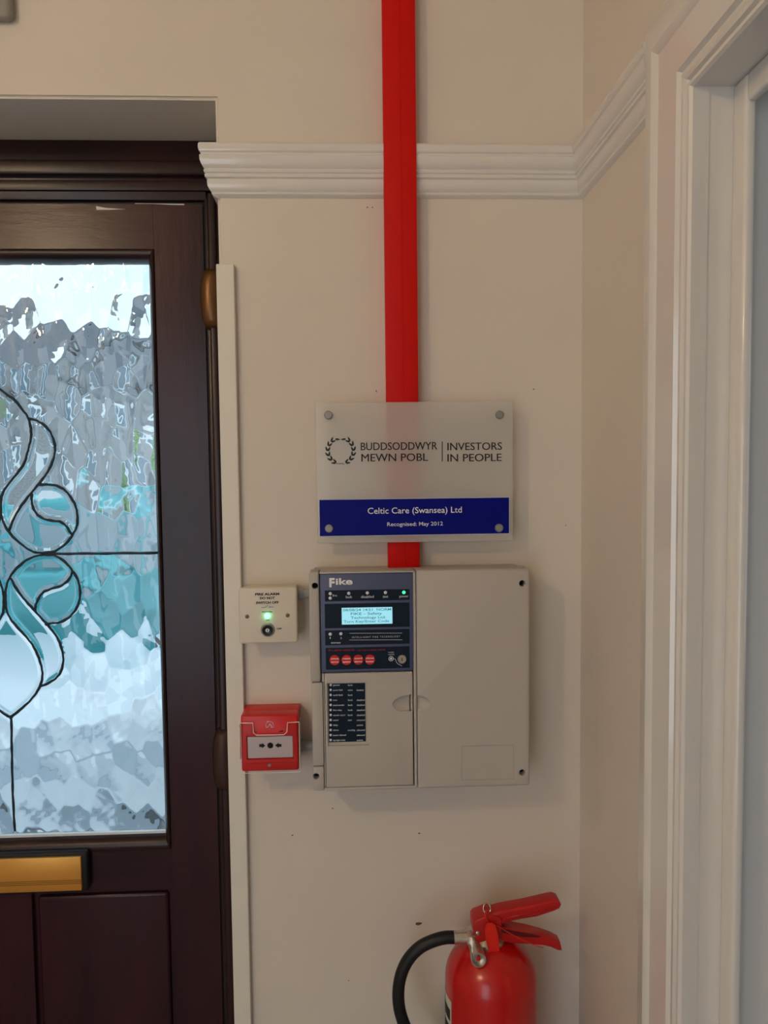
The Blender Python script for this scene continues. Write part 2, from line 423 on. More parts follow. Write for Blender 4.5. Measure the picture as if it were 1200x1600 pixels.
# small chips and marks in the paint
for px, py, w, h in ((588, 611, 1.6, 4), (834, 608, 3, 1.8), (655, 1302, 4, 2), (457, 1305, 3, 2), (520, 1263, 2.6, 2), (574, 324, 2.4, 1.6), (582, 324, 2.4, 1.4), (884, 821, 2, 1.5), (545, 1532, 2, 1.5)):
    X, Z = at(px, py, 0); s = .00048
    pts = [(X+math.cos(a)*w*s*(1+.3*math.sin(3*a+px)), Z+math.sin(a)*h*s*(1+.3*math.cos(2*a+py))) for a in [i*math.pi/5 for i in range(10)]]
    obj('paint_chip', prism(pts, -.0004, .001), chip_m, wall_end)
X, Z = at(655, 1443, 0)
obj('paint_chip', prism([(X-.006, Z-.001), (X-.002, Z-.0028), (X+.003, Z-.001), (X+.005, Z+.001), (X, Z+.0018), (X-.005, Z+.0016)], -.0006, .001), chip_m, wall_end)

# ================================================================== front door
door = structure('door_1', 'dark mahogany front door with a leaded textured glass panel')
AX = -.5968
def mx(x): return 2*AX-x
FY = .150                    # leaf face
LX1, LZ1 = -.2413, 1.9875
# frame: two jambs and a head, stepped section
def frame_box(x0, x1, z0, z1, name='door_frame'):
    return obj(name, box(x0, x1, FY-.006, .235, z0, z1, .003, 2), frame_m, door, smooth=30)
for s in (0, 1):
    a, c = (LX1+.0035, OPX1+.001)
    if s: a, c = mx(c), mx(a)
    frame_box(a, c, 0, OPZ)
    # rounded inner nosing of the jamb
    xx = LX1+.016 if not s else mx(LX1+.016)
    obj('frame_nosing', box(xx-.007, xx+.007, FY-.013, FY-.004, 0, 2.003, .004, 3), frame_m, door, smooth=40)
frame_box(mx(OPX1), OPX1, LZ1+.004, 2.0885)
obj('frame_nosing', prism([(mx(-.225), 2.052), (-.225, 2.052), (-.225, 2.0275), (mx(-.225), 2.0275)], FY-.02, FY-.004, bev=.005, seg=3), frame_m, door, smooth=40)
obj('frame_nosing', prism([(mx(-.226), 2.0225), (-.226, 2.0225), (-.226, 2.005), (mx(-.226), 2.005)], FY-.012, FY-.004, bev=.003), frame_m, door, smooth=40)
for q_ in ((LX1-.001, LX1+.004, .005, LZ1+.004), (mx(LX1+.004), mx(LX1-.001), .005, LZ1+.004), (mx(LX1), LX1, LZ1-.001, LZ1+.004)):
    obj('frame_seal', box(q_[0], q_[1], FY+.004, FY+.05, q_[2], q_[3]), seal_m, door)
# leaf: stiles and rails
GX1, GZ0, GZ1 = -.3353, .9075, 1.8948       # visible glass
BX1, BZ0, BZ1 = -.3235, .8845, 1.9135       # outer edge of the glazing bead
def rail_box(x0, x1, z0, z1, m, name): return obj(name, box(x0, x1, FY, FY+.055, z0, z1, .0002, 1), m, door, smooth=30)
rail_box(BX1, LX1, .02, LZ1, wood_m, 'door_stile'); rail_box(mx(LX1), mx(BX1), .02, LZ1, wood_m, 'door_stile')
rail_box(mx(BX1), BX1, BZ1, LZ1, woodh_m, 'door_rail')
rail_box(mx(BX1), BX1, .812, BZ0, woodh_m, 'door_rail')
rail_box(mx(BX1), BX1, .02, .22, woodh_m, 'door_rail')
rail_box(AX-.030, AX+.030, .22, .812, wood_m, 'door_stile')
for s in (0, 1):
    x0, x1 = (AX+.030, BX1) if not s else (mx(BX1), AX-.030)
    bb = bmesh.new()
    box(x0, x1, FY+.011, FY+.05, .22, .812, bm=bb)
    box(x0+.008, x1-.008, FY+.004, FY+.04, .228, .804, .0065, 5, bm=bb)
    obj('door_panel', bb, wood_m, door, smooth=40)
# glazing bead: quarter-round section, four mitred sides
bead = [(0, FY-.0025), (.002, FY-.004), (.006, FY-.0045), (.010, FY-.001), (.0135, FY+.006), (.0155, FY+.014), (.0155, FY+.03), (0, FY+.03)]
GW = AX-mx(GX1)
path = [(BX1, BZ0), (BX1, BZ1), (mx(BX1), BZ1), (mx(BX1), BZ0), (BX1, BZ0)]
for i in range(4):
    p, q = Vector(path[i]), Vector(path[i+1]); dn = (q-p).normalized(); wid = (.0118 if i in (0, 2) else (.0185 if i == 1 else .023))
    bb = bmesh.new(); rings = []
    for e, pt in ((0, p), (1, q)):
        ring_ = []
        for off, y in bead:
            k = off/.0155
            inx = (1 if pt.x < AX else -1)*(.0118)*k; inz = (1 if pt.y < 1.4 else -1)*((.0185 if pt.y > 1.4 else .023))*k
            ring_.append(bb.verts.new((pt.x+inx, y, pt.y+inz)))
        rings.append(ring_)
    n = len(bead)
    for k in range(n): bb.faces.new((rings[0][k], rings[0][(k+1) % n], rings[1][(k+1) % n], rings[1][k]))
    bb.faces.new(rings[0]); bb.faces.new(rings[1])
    obj('glazing_bead', bb, frame_m, door, smooth=50)

# ---- leadwork, traced in the pane's plane
GY = .1665
def gp(l): return [at(x, y, -GY) for x, y in l]
c1 = [(-8, 600), (0, 607), (12.5, 617), (25, 626), (36, 640), (45, 652.5), (49.5, 670), (49.5, 685), (45, 704), (39, 724), (27, 741), (14, 757), (5, 772), (2.5, 790), (5, 810), (13, 827.5), (27.5, 844), (47.5, 859), (58, 863)]
c2 = [(46, 654), (62.5, 659), (75, 669), (82.5, 681), (87, 697), (86, 712), (80, 729), (72.5, 742), (61, 757), (51, 769), (37.5, 786), (25, 806), (15.5, 828)]
circ = [(61, 757.5), (75, 757), (90, 759), (102.5, 766), (111, 776), (119, 790), (122, 806), (121, 822), (114, 836), (104, 849), (87.5, 860.5), (70, 863.5), (58, 863)]
s1_ = [(51, 770), (51, 784), (55, 797.5), (65, 808), (80, 813), (95, 815), (105, 822.5), (113.5, 836)]
hz_ = [(70, 865), (120, 864.8), (180, 864.3), (249, 863.6)]
lo = [(70, 866), (50, 871), (31, 884), (17, 901), (10.5, 920), (10, 940), (13, 957), (22.5, 972.5), (37.5, 989), (50, 1004), (59, 1020), (65.5, 1039), (67.5, 1055), (63.5, 1072), (52.5, 1089), (37.5, 1104), (19, 1119)]
ro = [(70, 866), (87.5, 868), (102.5, 877.5), (114, 891), (122.5, 905), (126, 920), (125.6, 934), (121, 949), (110, 963), (95, 971.5), (75, 974)]
s2_ = [(114.5, 892), (110, 903), (98, 914), (80, 920), (67.5, 926), (60, 937.5), (56.5, 948), (57, 956)]
inn = [(18, 903), (27.5, 920), (38.5, 935), (50, 947.5), (60, 959), (75, 975), (87.5, 991), (95, 1005), (100, 1026), (97.5, 1045), (90, 1057.5), (77.5, 1066), (64, 1072)]
vert = [(19, 1119), (20, 1180), (21.5, 1240), (24.5, 1297)]
def sm(l, k=5): return [tuple(v) for v in catmull([Vector((*p, 0)) for p in gp(l)], k)]
S = {k: [(p[0], p[1]) for p in sm(v)] for k, v in dict(c1=c1, c2=c2, circ=circ, s1=s1_, hz=hz_, lo=lo, ro=ro, s2=s2_, inn=inn, vert=vert).items()}
VX = sum(at(*p, -GY)[0] for p in vert)/4
zt = at(19, 1119, -GY)[1]
def mir(p):
    # the leadwork's axis drifts a few millimetres towards its foot
    k = min(1, max(0, (at(0, 985, -GY)[1]-p[1])/(at(0, 985, -GY)[1]-zt)))
    ax = AX-.0005+(VX-AX)*k*1.0
    return (2*ax-p[0], p[1])
came_paths = []
for k in ('c1', 'c2', 'circ', 's1', 'hz', 'lo', 'ro', 's2', 'inn'):
    came_paths.append(S[k]); came_paths.append([mir(p) for p in S[k]])
came_paths.append(S['vert'])
rng = random.Random(4)
for i, pth in enumerate(came_paths):
    q = [Vector((x, GY-.0035, z)) for x, z in pth]
    ph = rng.random()*6
    wob = [v+Vector((math.sin(j*1.9+ph)*.0003, 0, math.cos(j*1.3+ph)*.0003)) for j, v in enumerate(q)]
    obj('lead_came', tube(wob, .0022, 8, squash=.55, rfun=lambda t_: 1+.16*math.sin(t_*37+ph)), lead_m, door, smooth=True)
obj('lead_solder_joint', cyl((at(75, 974, -GY)[0]-.0005, GY-.0048, at(75, 974, -GY)[1]), (0, 1, 0), .0034, .0016, 12), lead_m, door)
obj('lead_solder_joint', cyl((S['vert'][0][0], GY-.0048, S['vert'][0][1]), (0, 1, 0), .0036, .0016, 12), lead_m, door)

# ---- the glass itself: a relief sheet with bevelled pieces set into the lead
PX0, PX1, PZ0, PZ1 = mx(GX1)-.004, GX1+.004, GZ0-.004, GZ1+.004
STEP = .0019
nx = int((PX1-PX0)/STEP); nz_ = int((PZ1-PZ0)/STEP)
xs = np.linspace(PX0, PX1, nx+1); zs = np.linspace(PZ0, PZ1, nz_+1)
GXX, GZZ = np.meshgrid(xs, zs)
def inside(poly, X, Z):
    c = np.zeros(X.shape, bool); n = len(poly)
    for i in range(n):
        x1, z1 = poly[i]; x2, z2 = poly[(i+1) % n]
        if z1 == z2: continue
        m_ = ((z1 > Z) != (z2 > Z)) & (X < (x2-x1)*(Z-z1)/(z2-z1)+x1)
        c ^= m_
    return c
def upto(path, pt):
    d = [math.hypot(p[0]-pt[0], p[1]-pt[1]) for p in path]; return d.index(min(d))
P = lambda x, y: at(x, y, -GY)
c2, c1s, ci, ss1 = S['c2'], S['c1'], S['circ'], S['s1']
regs = []
i0 = upto(c1s, P(46, 654)); i1 = upto(c1s, P(13, 827.5))
regs.append(c2 + c1s[i0:i1+1][::-1])                                     # ribbon
j = upto(c2, P(51, 769)); jc = upto(ci, P(114, 836)); j6 = upto(c2, P(61, 757))
regs.append(c2[j6:j+1][::-1] + ci[:jc+1] + ss1[::-1])                     # upper loop, right part
regs.append(ss1 + ci[jc:] + c1s[i1:][::-1] + c2[j:][::-1])                # upper loop, lower part
L_, R_, s2p, ip = S['lo'], S['ro'], S['s2'], S['inn']
a = upto(L_, P(18, 903)); bq = upto(R_, P(114.5, 892)); cq = upto(ip, P(57, 956)); e_ = upto(ip, P(75, 975)); fq = upto(L_, P(64, 1072))
regs.append(L_[:a+1][::-1] + R_[:bq+1] + s2p + ip[:cq+1][::-1])
regs.append(R_[bq:] + ip[cq:e_+1][::-1] + s2p[::-1])
regs.append(L_[a:fq+1] + ip[::-1])
nreg = len(regs)
regs += [[mir(p) for p in r_] for r_ in regs[:nreg]]
k0 = upto(L_, P(10, 930))
regs.append(L_[k0:] + [mir(p) for p in L_[k0:]][::-1])                    # pointed centre piece
def regions(X, Z):
    lab = np.where(Z > S['hz'][0][1], 0, 1)
    lab = np.where((Z <= S['hz'][0][1]) & (X < VX) , 2, lab)
    for i, r_ in enumerate(regs): lab = np.where(inside(r_, X, Z), 3+i, lab)
    return lab
labv = regions(GXX, GZZ)
# domed ripple cells of uneven size
def ripple(X, Z, cw, ch, seed, k):
    rg = np.random.RandomState(seed); n1, n2 = int(1.2/cw)+4, int(1.4/ch)+4
    J = rg.rand(n1, n2, 2)*.9+.05; A = .7+.6*rg.rand(n1, n2)
    u = (X+1.05)/cw+1; v = (Z-.85)/ch+1
    iu = np.floor(u).astype(int); iv = np.floor(v).astype(int)
    D_ = []
    for du in (-1, 0, 1):
        for dv in (-1, 0, 1):
            a_ = np.clip(iu+du, 0, n1-1); b_2 = np.clip(iv+dv, 0, n2-1)
            dx = (u-(iu+du)-J[a_, b_2, 0])*cw; dz = (v-(iv+dv)-J[a_, b_2, 1])*ch
            D_.append((dx*dx+(dz*.62)**2))
    D_ = np.stack(D_); m_ = D_.min(0)
    return -1/k*np.log(np.exp(-k*(D_-m_)).sum(0))+m_
hrip = 3.6*ripple(GXX, GZZ, .031, .052, 3, 1/.000035)+ .95*ripple(GXX, GZZ, .015, .034, 8, 1/.000012)
hrip += .00022*np.sin(GXX*95+2.2*np.sin(GZZ*23))*np.sin(GZZ*48+1.7*np.sin(GXX*31)) + .00005*np.sin(GXX*310+3*np.sin(GZZ*90))*np.sin(GZZ*160)
h = hrip.copy()
clear = labv >= 3
idx = np.argwhere(clear)
if len(idx):
    px_, pz_ = GXX[clear], GZZ[clear]; dmin = np.full(px_.shape, 9.0)
    for pth in came_paths:
        for (x1, z1), (x2, z2) in zip(pth[::2], pth[2::2]+[pth[-1]]):
            L2 = (x2-x1)**2+(z2-z1)**2
            if L2 < 1e-12: continue
            t_ = np.clip(((px_-x1)*(x2-x1)+(pz_-z1)*(z2-z1))/L2, 0, 1)
            dmin = np.minimum(dmin, np.hypot(px_-x1-t_*(x2-x1), pz_-z1-t_*(z2-z1)))
    h[clear] = -.22*np.minimum(dmin, .0085)+.0019+hrip[clear]*.06
cx = (xs[:-1]+xs[1:])/2; cz = (zs[:-1]+zs[1:])/2
CXX, CZZ = np.meshgrid(cx, cz); labf = regions(CXX, CZZ)
ii, jj = np.mgrid[0:nz_, 0:nx]
quad = np.stack([ii*(nx+1)+jj, ii*(nx+1)+jj+1, (ii+1)*(nx+1)+jj+1, (ii+1)*(nx+1)+jj], -1)
front = np.stack([GXX, GY+h, GZZ], -1).reshape(-1, 3); back = np.stack([GXX, np.full(GXX.shape, GY+.0065), GZZ], -1).reshape(-1, 3)
for lb in range(3+len(regs)):
    q = quad[labf == lb]
    if len(q) < 4: continue
    u, inv = np.unique(q, return_inverse=True); inv = inv.reshape(q.shape); nfv = len(u)
    V = np.concatenate([front[u], back[u]])
    F = np.concatenate([inv, inv[:, ::-1]+nfv])
    me = bpy.data.meshes.new('glass'); me.from_pydata(V.tolist(), [], F.tolist()); me.update()
    g = obj('glass_pane' if lb < 3 else 'bevelled_glass_piece', me, glass_m, door, smooth=True)
# spacer bar at the glass foot, painted whitish for the refracted bright band
obj('spacer_glint', box(mx(GX1), GX1, GY-.004, GY+.004, GZ0-.006, GZ0+.0035), mat('spacer_glint_white', (236, 242, 246), .3, metal=.2), door)
# hinges
def hinge(px0, px1, y0, y1, m, lab):
    X0, X1, Z0, Z1 = rect(px0, y0, px1, y1, -(FY-.022))
    w = X1-X0; H = Z1-Z0
    b = bmesh.new(); n = 14; rings = []
    for i in range(n+1):
        t_ = i/n
        bulge = (1-abs(2*t_-1)**2.6)**.6 if 0 < t_ < 1 else 0
        xl = X0+ w*.42*(1-bulge); z = Z1-H*t_; yy = FY-.008-.018*max(bulge, .0)**.5-.002
        R_ = []
        for k in range(9):
            a_ = math.pi*k/8
            R_.append(b.verts.new((xl+(X1+.012-xl)*(1-math.cos(a_))/2, FY-.003-(FY-.003-yy)*math.sin(a_)**.6, z)))
        rings.append(R_)
    for A_, B_ in zip(rings, rings[1:]):
        for k in range(8): b.faces.new((A_[k], A_[k+1], B_[k+1], B_[k]))
        b.faces.new((A_[0], B_[0], B_[8], A_[8]))
    b.faces.new(rings[0]); b.faces.new(rings[-1])
    return obj('hinge', b, m, door, smooth=45, label=lab)
hinge(310, 336, 416, 513, bronze_m, 'bronze hinge cover near the top of the door')
hinge(330, 354, 1141, 1240, bronze2_m, 'dark brown hinge cover lower on the door')
# letter plate
lp = obj('letter_plate', box(mx(-.4625), -.4625, FY-.016, FY, .8215, .8925, .005, 3), seal_m, door, smooth=40, label='gold letter flap on a black surround')
bb = box(mx(-.4722), -.4722, FY-.022, FY-.014, .8265, .8855, .0012, 2)
flap = obj('flap', bb, gold_m, lp, smooth=30)
for zz in (.8395, .8425, .8455): obj('flap_groove_shade', box(mx(-.4725), -.4725, FY-.0224, FY-.0215, zz-.0004, zz+.0004), mat('gold_shadow_line', (120, 80, 36), .5, metal=.6), lp)  # thin dark strips painted for the shade in the flap's grooves
# worn marks on the top rail
X, Z = at(150, 323, -FY); 
obj('scuff_mark', prism([at(150, 322, -FY), at(165, 325, -FY), at(196, 327, -FY), at(170, 328, -FY), at(151, 328, -FY)], FY-.0004, FY+.0005), chipw_m, door)
obj('scuff_mark', prism([at(211, 317.6, -FY), at(288, 318.6, -FY), at(288, 320.4, -FY), at(268, 320.2, -FY), at(240, 318.6, -FY), at(211, 318.4, -FY)], FY-.0004, FY+.0005), chipw_m, door)
# little sticker on the glass
X0, X1, Z0, Z1 = rect(-30, 624 , 12, 652, -(GY-.005)); 
obj('glass_sticker', box(AX-.012, at(12, 640, -GY)[0], GY-.006, GY-.0052, at(0, 653, -GY)[1], at(0, 624, -GY)[1]), sticker_m, door, label='small teal square sticker on the glass')
door.location = (0, 0, 0)

# ================================================================== red trunking
tr = thing('cable_trunking', 'bright red plastic cable trunking running vertically from the ceiling down to the alarm panel', 'trunking', (.0775, 0, 1.37))
TX0, TX1 = .0535, .1013
obj('trunking_base', box(TX0+.0015, TX1-.0015, -.014, 0, 1.37, CEIL-.001), red_m, tr)
obj('trunking_lid', box(TX0, TX1, -.025, -.008, 1.37, CEIL-.001, .0012), red_m, tr, smooth=30)
xm = TX0+(TX1-TX0)*.53
obj('lid_ridge', box(xm-.0006, xm+.0006, -.0257, -.0248, 1.37, CEIL-.001, .0003, 1), red_m, tr)

# ================================================================== fire alarm panel
D0 = .08
PXa, PXb, PZa, PZb = -.0625, .2556, 1.0780, 1.3988
pan = thing('fire_alarm_panel', 'beige fire alarm control panel with a lit display, below the clear wall plaque', 'alarm panel', ((PXa+PXb)/2, 0, PZa))
obj('back_box', box(PXa+.003, PXb-.003, -.052, 0, PZa+.003, PZb-.003, .004), beige_m, pan, smooth=30)
def R4(x0, y0, x1, y1, d=D0): return rect(x0, y0, x1, y1, d)
def hole(px, py, o, r=.0046):
    x, z = at(px, py, D0); cut(o, cyl((x, -D0, z), (0, 1, 0), r, .03, 24))
    obj('screw_recess', cyl((x, -D0+.0135, z), (0, 1, 0), r*.98, .002, 20), dark_m, pan)
XA = R4(500, 900, 646, 1000)[0]; XB = R4(500, 900, 649.5, 1000)[1]
ZS = R4(500, 1049, 600, 1067)
# left column in three lengths
Z1067 = at(490, 1067, D0)[1]; Z1198 = at(490, 1198, D0)[1]
col1 = obj('side_cover', box(PXa, XA-.0006, -D0, -.045, Z1067+.0005, PZb, .0035, 3), beige_m, pan, smooth=30)
hole(492, 915.5, col1)
obj('side_cover', box(PXa+.0012, XA+.002, -D0+.001, -.045, Z1198+.0005, Z1067-.0005, .002, 2), beige_m, pan, smooth=30)
col3 = obj('side_cover', box(PXa+.0012, XA+.002, -D0+.001, -.045, PZa, Z1198-.0005, .003, 2), beige_m, pan, smooth=30)
hole(494, 1213.5, col3)
# top strip above the fascia
ZF1 = at(570, 896, D0)[1]
obj('top_strip', box(XA-.0006, XB-.001, -D0, -.045, ZF1, PZb, .0025, 2), beige_m, pan, smooth=30)
# fascia module
F0 = R4(501, 896, 645.5, 1049)
fas = obj('control_fascia', box(F0[0], F0[1], -D0-.0005, -.05, F0[2], F0[3], .0012, 2), slate_m, pan, smooth=30)
DF = D0+.0005
def win(x0, y0, x1, y1, name='display_window', m=navy_m):
    q = R4(x0, y0, x1, y1, DF)
    o = obj(name, box(q[0], q[1], -DF-.0004, -DF+.001, q[2], q[3], .0003, 1), m, fas); return o
win(507.5, 921.5, 640, 938.5, 'indicator_window'); win(507.5, 942.5, 640, 980.5, 'display_window'); win(508, 984, 640, 1007, 'zone_window'); win(509, 1011, 640, 1045, 'control_window')
q = R4(534, 949, 613, 975, DF)
obj('display_screen', box(q[0], q[1], -DF-.0008, -DF, q[2], q[3]), lcd_m, fas, label='lit pale blue display')
DT = DF+.0009
text_obj('display_text', [('08/08/24 14:51  NORM', 536, 611, 950.5, 954.5), ('FIKE - Safety', 548, 597, 956.5, 960.5), ('Technology Ltd.', 548, 603, 962.5, 966.5), ('Turn Key/Enter Code', 537, 608, 968.5, 972.5)], lcdt_m, fas, DT, .012)
# maker's lettering
lg = bmesh.new()
X0, X1, Z0, Z1 = R4(514.5, 903, 523, 916.5, DF); text_bm('F', X0, X1, Z0, Z1, -DF-.0008, .05, bm=lg)
X0, X1, Z0, Z1 = R4(524.5, 902.8, 551, 913, DF); text_bm('ike', X0, X1, Z0, Z1, -DF-.0008, .03, bm=lg)
obj('maker_lettering', lg, print_m, fas)
def led(px, py, m=ledg_m, r=.0024, d=DF):
    x, z = at(px, py, d); o = obj('indicator_light', lathe([(r, 0), (r, .0006), (r*.7, .0013), (0, .0016)], (x, -d-.0002, z), 16, axis='Y'), m, fas, smooth=True)
    if m is ledon_m: o['label'] = 'lit green power indicator'
for p in ((516, 927.5), (516, 934.5), (545, 927), (574, 926.3), (602.3, 925.7), (516, 990.7), (532.7, 990.2)): led(*p)
led(631, 925.5, ledon_m, .0024)
text_obj('fascia_lettering', [('fire', 519.5, 526.5, 928.5, 932), ('fault', 540, 550, 930.5, 934.5), ('disabled', 564, 584, 930, 934.2), ('test', 598, 606.5, 929.7, 933.8), ('power', 624, 638, 929.5, 933.2),
      ('1', 515.2, 516.6, 995, 998.2), ('2', 531.8, 534, 995, 998.2), ('zones', 517, 532, 1002, 1005.5), ('enable', 606.5, 615.5, 1018, 1020), ('controls', 606.5, 616, 1021.3, 1023.3)], printg_m, fas, DF+.0006, .008)
text_obj('fascia_lettering', [('I N T E L L I G E N T   F I R E   T E C H N O L O G Y', 550, 625, 993.6, 996.4)], printg_m, fas, DF+.0006)
text_obj('fascia_lettering', [('fire alarm controls', 513.5, 554, 1013.8, 1017), ('- turn key to enable controls', 557, 602, 1013.8, 1016.5)], printr_m, fas, DF+.0006, .012)
ln = bmesh.new()
for ya, yb in ((989.3, 989), (999.8, 999.4)): seg2(at(546, ya, DF), at(628.5, yb, DF), .0005, -DF-.0006, bm=ln)
cv = catmull([Vector((*at(614, 1028.5, DF), 0)), Vector((*at(617.5, 1030, DF), 0)), Vector((*at(620.5, 1036, DF), 0)), Vector((*at(628, 1040.5, DF), 0))], 6)
for u, v in zip(cv, cv[1:]): seg2(u.xy, v.xy, .0006, -DF-.0006, bm=ln)
obj('fascia_lines', ln, printg_m, fas)
for (px, py), w2 in zip(((523, 1031.2), (541.5, 1031), (559.8, 1030.6), (578, 1030.4)), (('silence', 'alarms'), ('reset', 'system'), ('sound', 'alarms'), ('silence', 'buzzer'))):
    x, z = at(px, py, DF); r = .0073
    b = lathe([(r, 0), (r, .0008), (r*.93, .0014), (0, .0014)], (x, -DF-.0002, z), 28, axis='Y')
    obj('push_button', b, btn_m, fas, smooth=40)
    text_obj('button_lettering', [(w2[0], px-6, px+6, py-3.6, py-.9), (w2[1], px-6, px+6, py+1.5, py+4.2)], print_m, fas, DF+.0017, .02)
x, z = at(611, 1029, DF)
obj('indicator_ring', ring((x, z), .0028, .0037, -DF-.0006, -DF), printg_m, fas); led(611, 1029, ledg_m, .0018)
x, z = at(628, 1029.8, DF)
obj('key_switch', lathe([(.0064, 0), (.0064, .002), (.0056, .0030), (.0042, .0030), (.0040, .0022), (0, .0022)], (x, -DF, z), 28, axis='Y'), steel_m, fas, smooth=35)
obj('key_slot', box(x-.0006, x+.0006, -DF-.0026, -DF-.002, z-.0024, z+.0024), dark_m, fas)
# vertical joint strip and lower cover
q = R4(646.5, 893, 650.8, 1231)
obj('joint_strip', box(q[0], q[1], -D0+.0006, -.045, PZa+.001, PZb-.002, .0008, 1), beige_m, pan)
C = R4(508.5, 1051, 645.5, 1229)
cov = obj('lower_cover', box(C[0], C[1], -D0, -.045, C[2], C[3], .0018, 3), beige_m, pan, smooth=30)
obj('cover_hinge_strip', box(XA+.0025, C[0]-.0006, -D0+.0035, -.045, C[2], Z1067+.001, .001, 2), beige_m, pan)
obj('cover_hinge_strip', box(XA+.001, C[0]-.0002, -D0+.0004, -.045, Z1067+.0012, C[3], .001, 2), beige_m, pan)
obj('bottom_strip', box(XA+.0022, XB-.001, -D0+.001, -.045, PZa, C[2]-.0006, .0012, 2), beige_m, pan, smooth=30)
q = R4(511.5, 1066.5, 576, 1165)
cut(cov, box(q[0], q[1], -D0-.002, -D0+.003, q[2], q[3]))
w_ = R4(513.3, 1068, 571, 1159, D0-.0025)
lst = obj('indicator_list', box(w_[0], w_[1], -D0+.0022, -D0+.006, w_[2], w_[3]), navy_m, cov, label='dark window with twelve small indicators')
DL = D0-.0022
rows = [('general', 'fault', ''), ('power fault', 'mains', 'battery'), ('earth fault', 'fault', ''), ('zone', 'fault', 'disabled'), ('panel sounder', 'fault', 'disabled'), ('fire relay', 'fault', 'disabled'),
        ('sounder output', 'fault', 'disabled'), ('sensor', 'test', 'enhanced'), ('delay', '', 'active'), ('alarms', 'sounding', 'silenced'), ('buzzer silenced', '', 'silenced'), ('day/night mode', '', 'active')]
its = []; ldb = bmesh.new()
for i, rw in enumerate(rows):
    yy = 1070.2+7.82*i
    x, z = at(516.7, yy, DL); 
    obj('indicator_light', lathe([(.0018, 0), (.0018, .0005), (0, .0010)], (x, -DL, z), 12, axis='Y'), ledg_m, cov, smooth=True)
    for s_, xa, cw in ((rw[0], 520.5, 1.28), (rw[1], 543.5, 1.28), (rw[2], 557.5, 1.45)):
        if s_ and (i > 0 or xa < 550): its.append((s_, xa, min(xa+len(s_)*cw+1, 570.5), yy-1.3, yy+1.3))
text_obj('list_lettering', its, printg_m, cov, DL+.0002, .012)
ldb.free()
# right-hand lid
LQ = R4(651.5, 892, 828, 1232)
lid = obj('right_cover', box(LQ[0], PXb, -D0, -.045, PZa, PZb, .0035, 3), beige_m, pan, smooth=30)
hole(816, 911.5, lid); hole(816, 1207, lid)
q = R4(721, 1164.5, 803, 1218); gr_ = bmesh.new()
wq = .0006
for a_ in ((q[0], q[1], q[2], q[2]+wq), (q[0], q[1], q[3]-wq, q[3]), (q[0], q[0]+wq, q[2], q[3]), (q[1]-wq, q[1], q[2], q[3])):
    cut(lid, box(a_[0], a_[1], -D0-.001, -D0+.0007, a_[2], a_[3]))
# finger pull: a shallow scoop across cover, joint and lid, with a slot
sx, sz = at(643, 1100, D0)
def scoop():
    b = bmesh.new(); bmesh.ops.create_uvsphere(b, u_segments=32, v_segments=20, radius=1)
    for v in b.verts: v.co = Vector((sx+v.co.x*(.030), -D0-.004+v.co.y*.011, sz+v.co.z*.0145))
    bmesh.ops.bisect_plane(b, geom=b.verts[:]+b.edges[:]+b.faces[:], plane_co=(0, 0, sz-.010), plane_no=(0, 0, -1), clear_outer=True)
    bmesh.ops.holes_fill(b, edges=b.edges[:]); return b
cut(cov, scoop()); cut(lid, scoop())
q = R4(640, 1085, 641.8, 1112)
cut(cov, box(q[0], q[1]+.0003, -D0-.002, -D0+.012, q[2], q[3]))
for o_2 in (cov, lid, col1, col3): sharp(o_2, 30)

# ================================================================== clear plaque
PD = .036
pq = rect(494.5, 628, 801.5, 847, PD)
pl = thing('wall_plaque', 'frosted acrylic wall plaque with black lettering and a blue band, hung over the red trunking', 'plaque', ((pq[0]+pq[1])/2, 0, pq[2]))
sheet = obj('acrylic_sheet', box(pq[0], pq[1], -PD, -PD+.005, pq[2], pq[3], .0008, 2), frost_m, pl, smooth=30)
q = rect(498.5, 778, 796.5, 836.8, PD)
obj('band_border', box(q[0], q[1], -PD-.0003, -PD-.0001, q[2], q[3]), mat('pale_band_border', (190, 190, 205), .5), pl)
q = rect(499.5, 779.3, 795.2, 835.4, PD)
obj('blue_band', box(q[0], q[1], -PD-.0006, -PD-.0003, q[2], q[3]), navyband_m, pl)
text_obj('plaque_lettering', [('BUDDSODDWYR', 563.5, 683, 690.3, 703), ('MEWN POBL', 564.5, 668.5, 708, 720.6), ('INVESTORS', 699, 784, 690.8, 703.2), ('IN PEOPLE', 699, 783.5, 708.4, 720.8)], black_m, pl, PD, 0.0, dup=.00035)
b = bmesh.new(); seg2(at(691, 690, PD), at(691, 721, PD), .0012, -PD, bm=b); obj('divider_line', b, black_m, pl)
text_obj('band_lettering', [('Celtic Care (Swansea) Ltd', 574.5, 721.5, 792, 801.8)], print_m, pl, PD+.0006, .004)
text_obj('band_lettering', [('Recognised: May 2012', 605, 692, 815.2, 821.5)], print_m, pl, PD+.0006, .002)
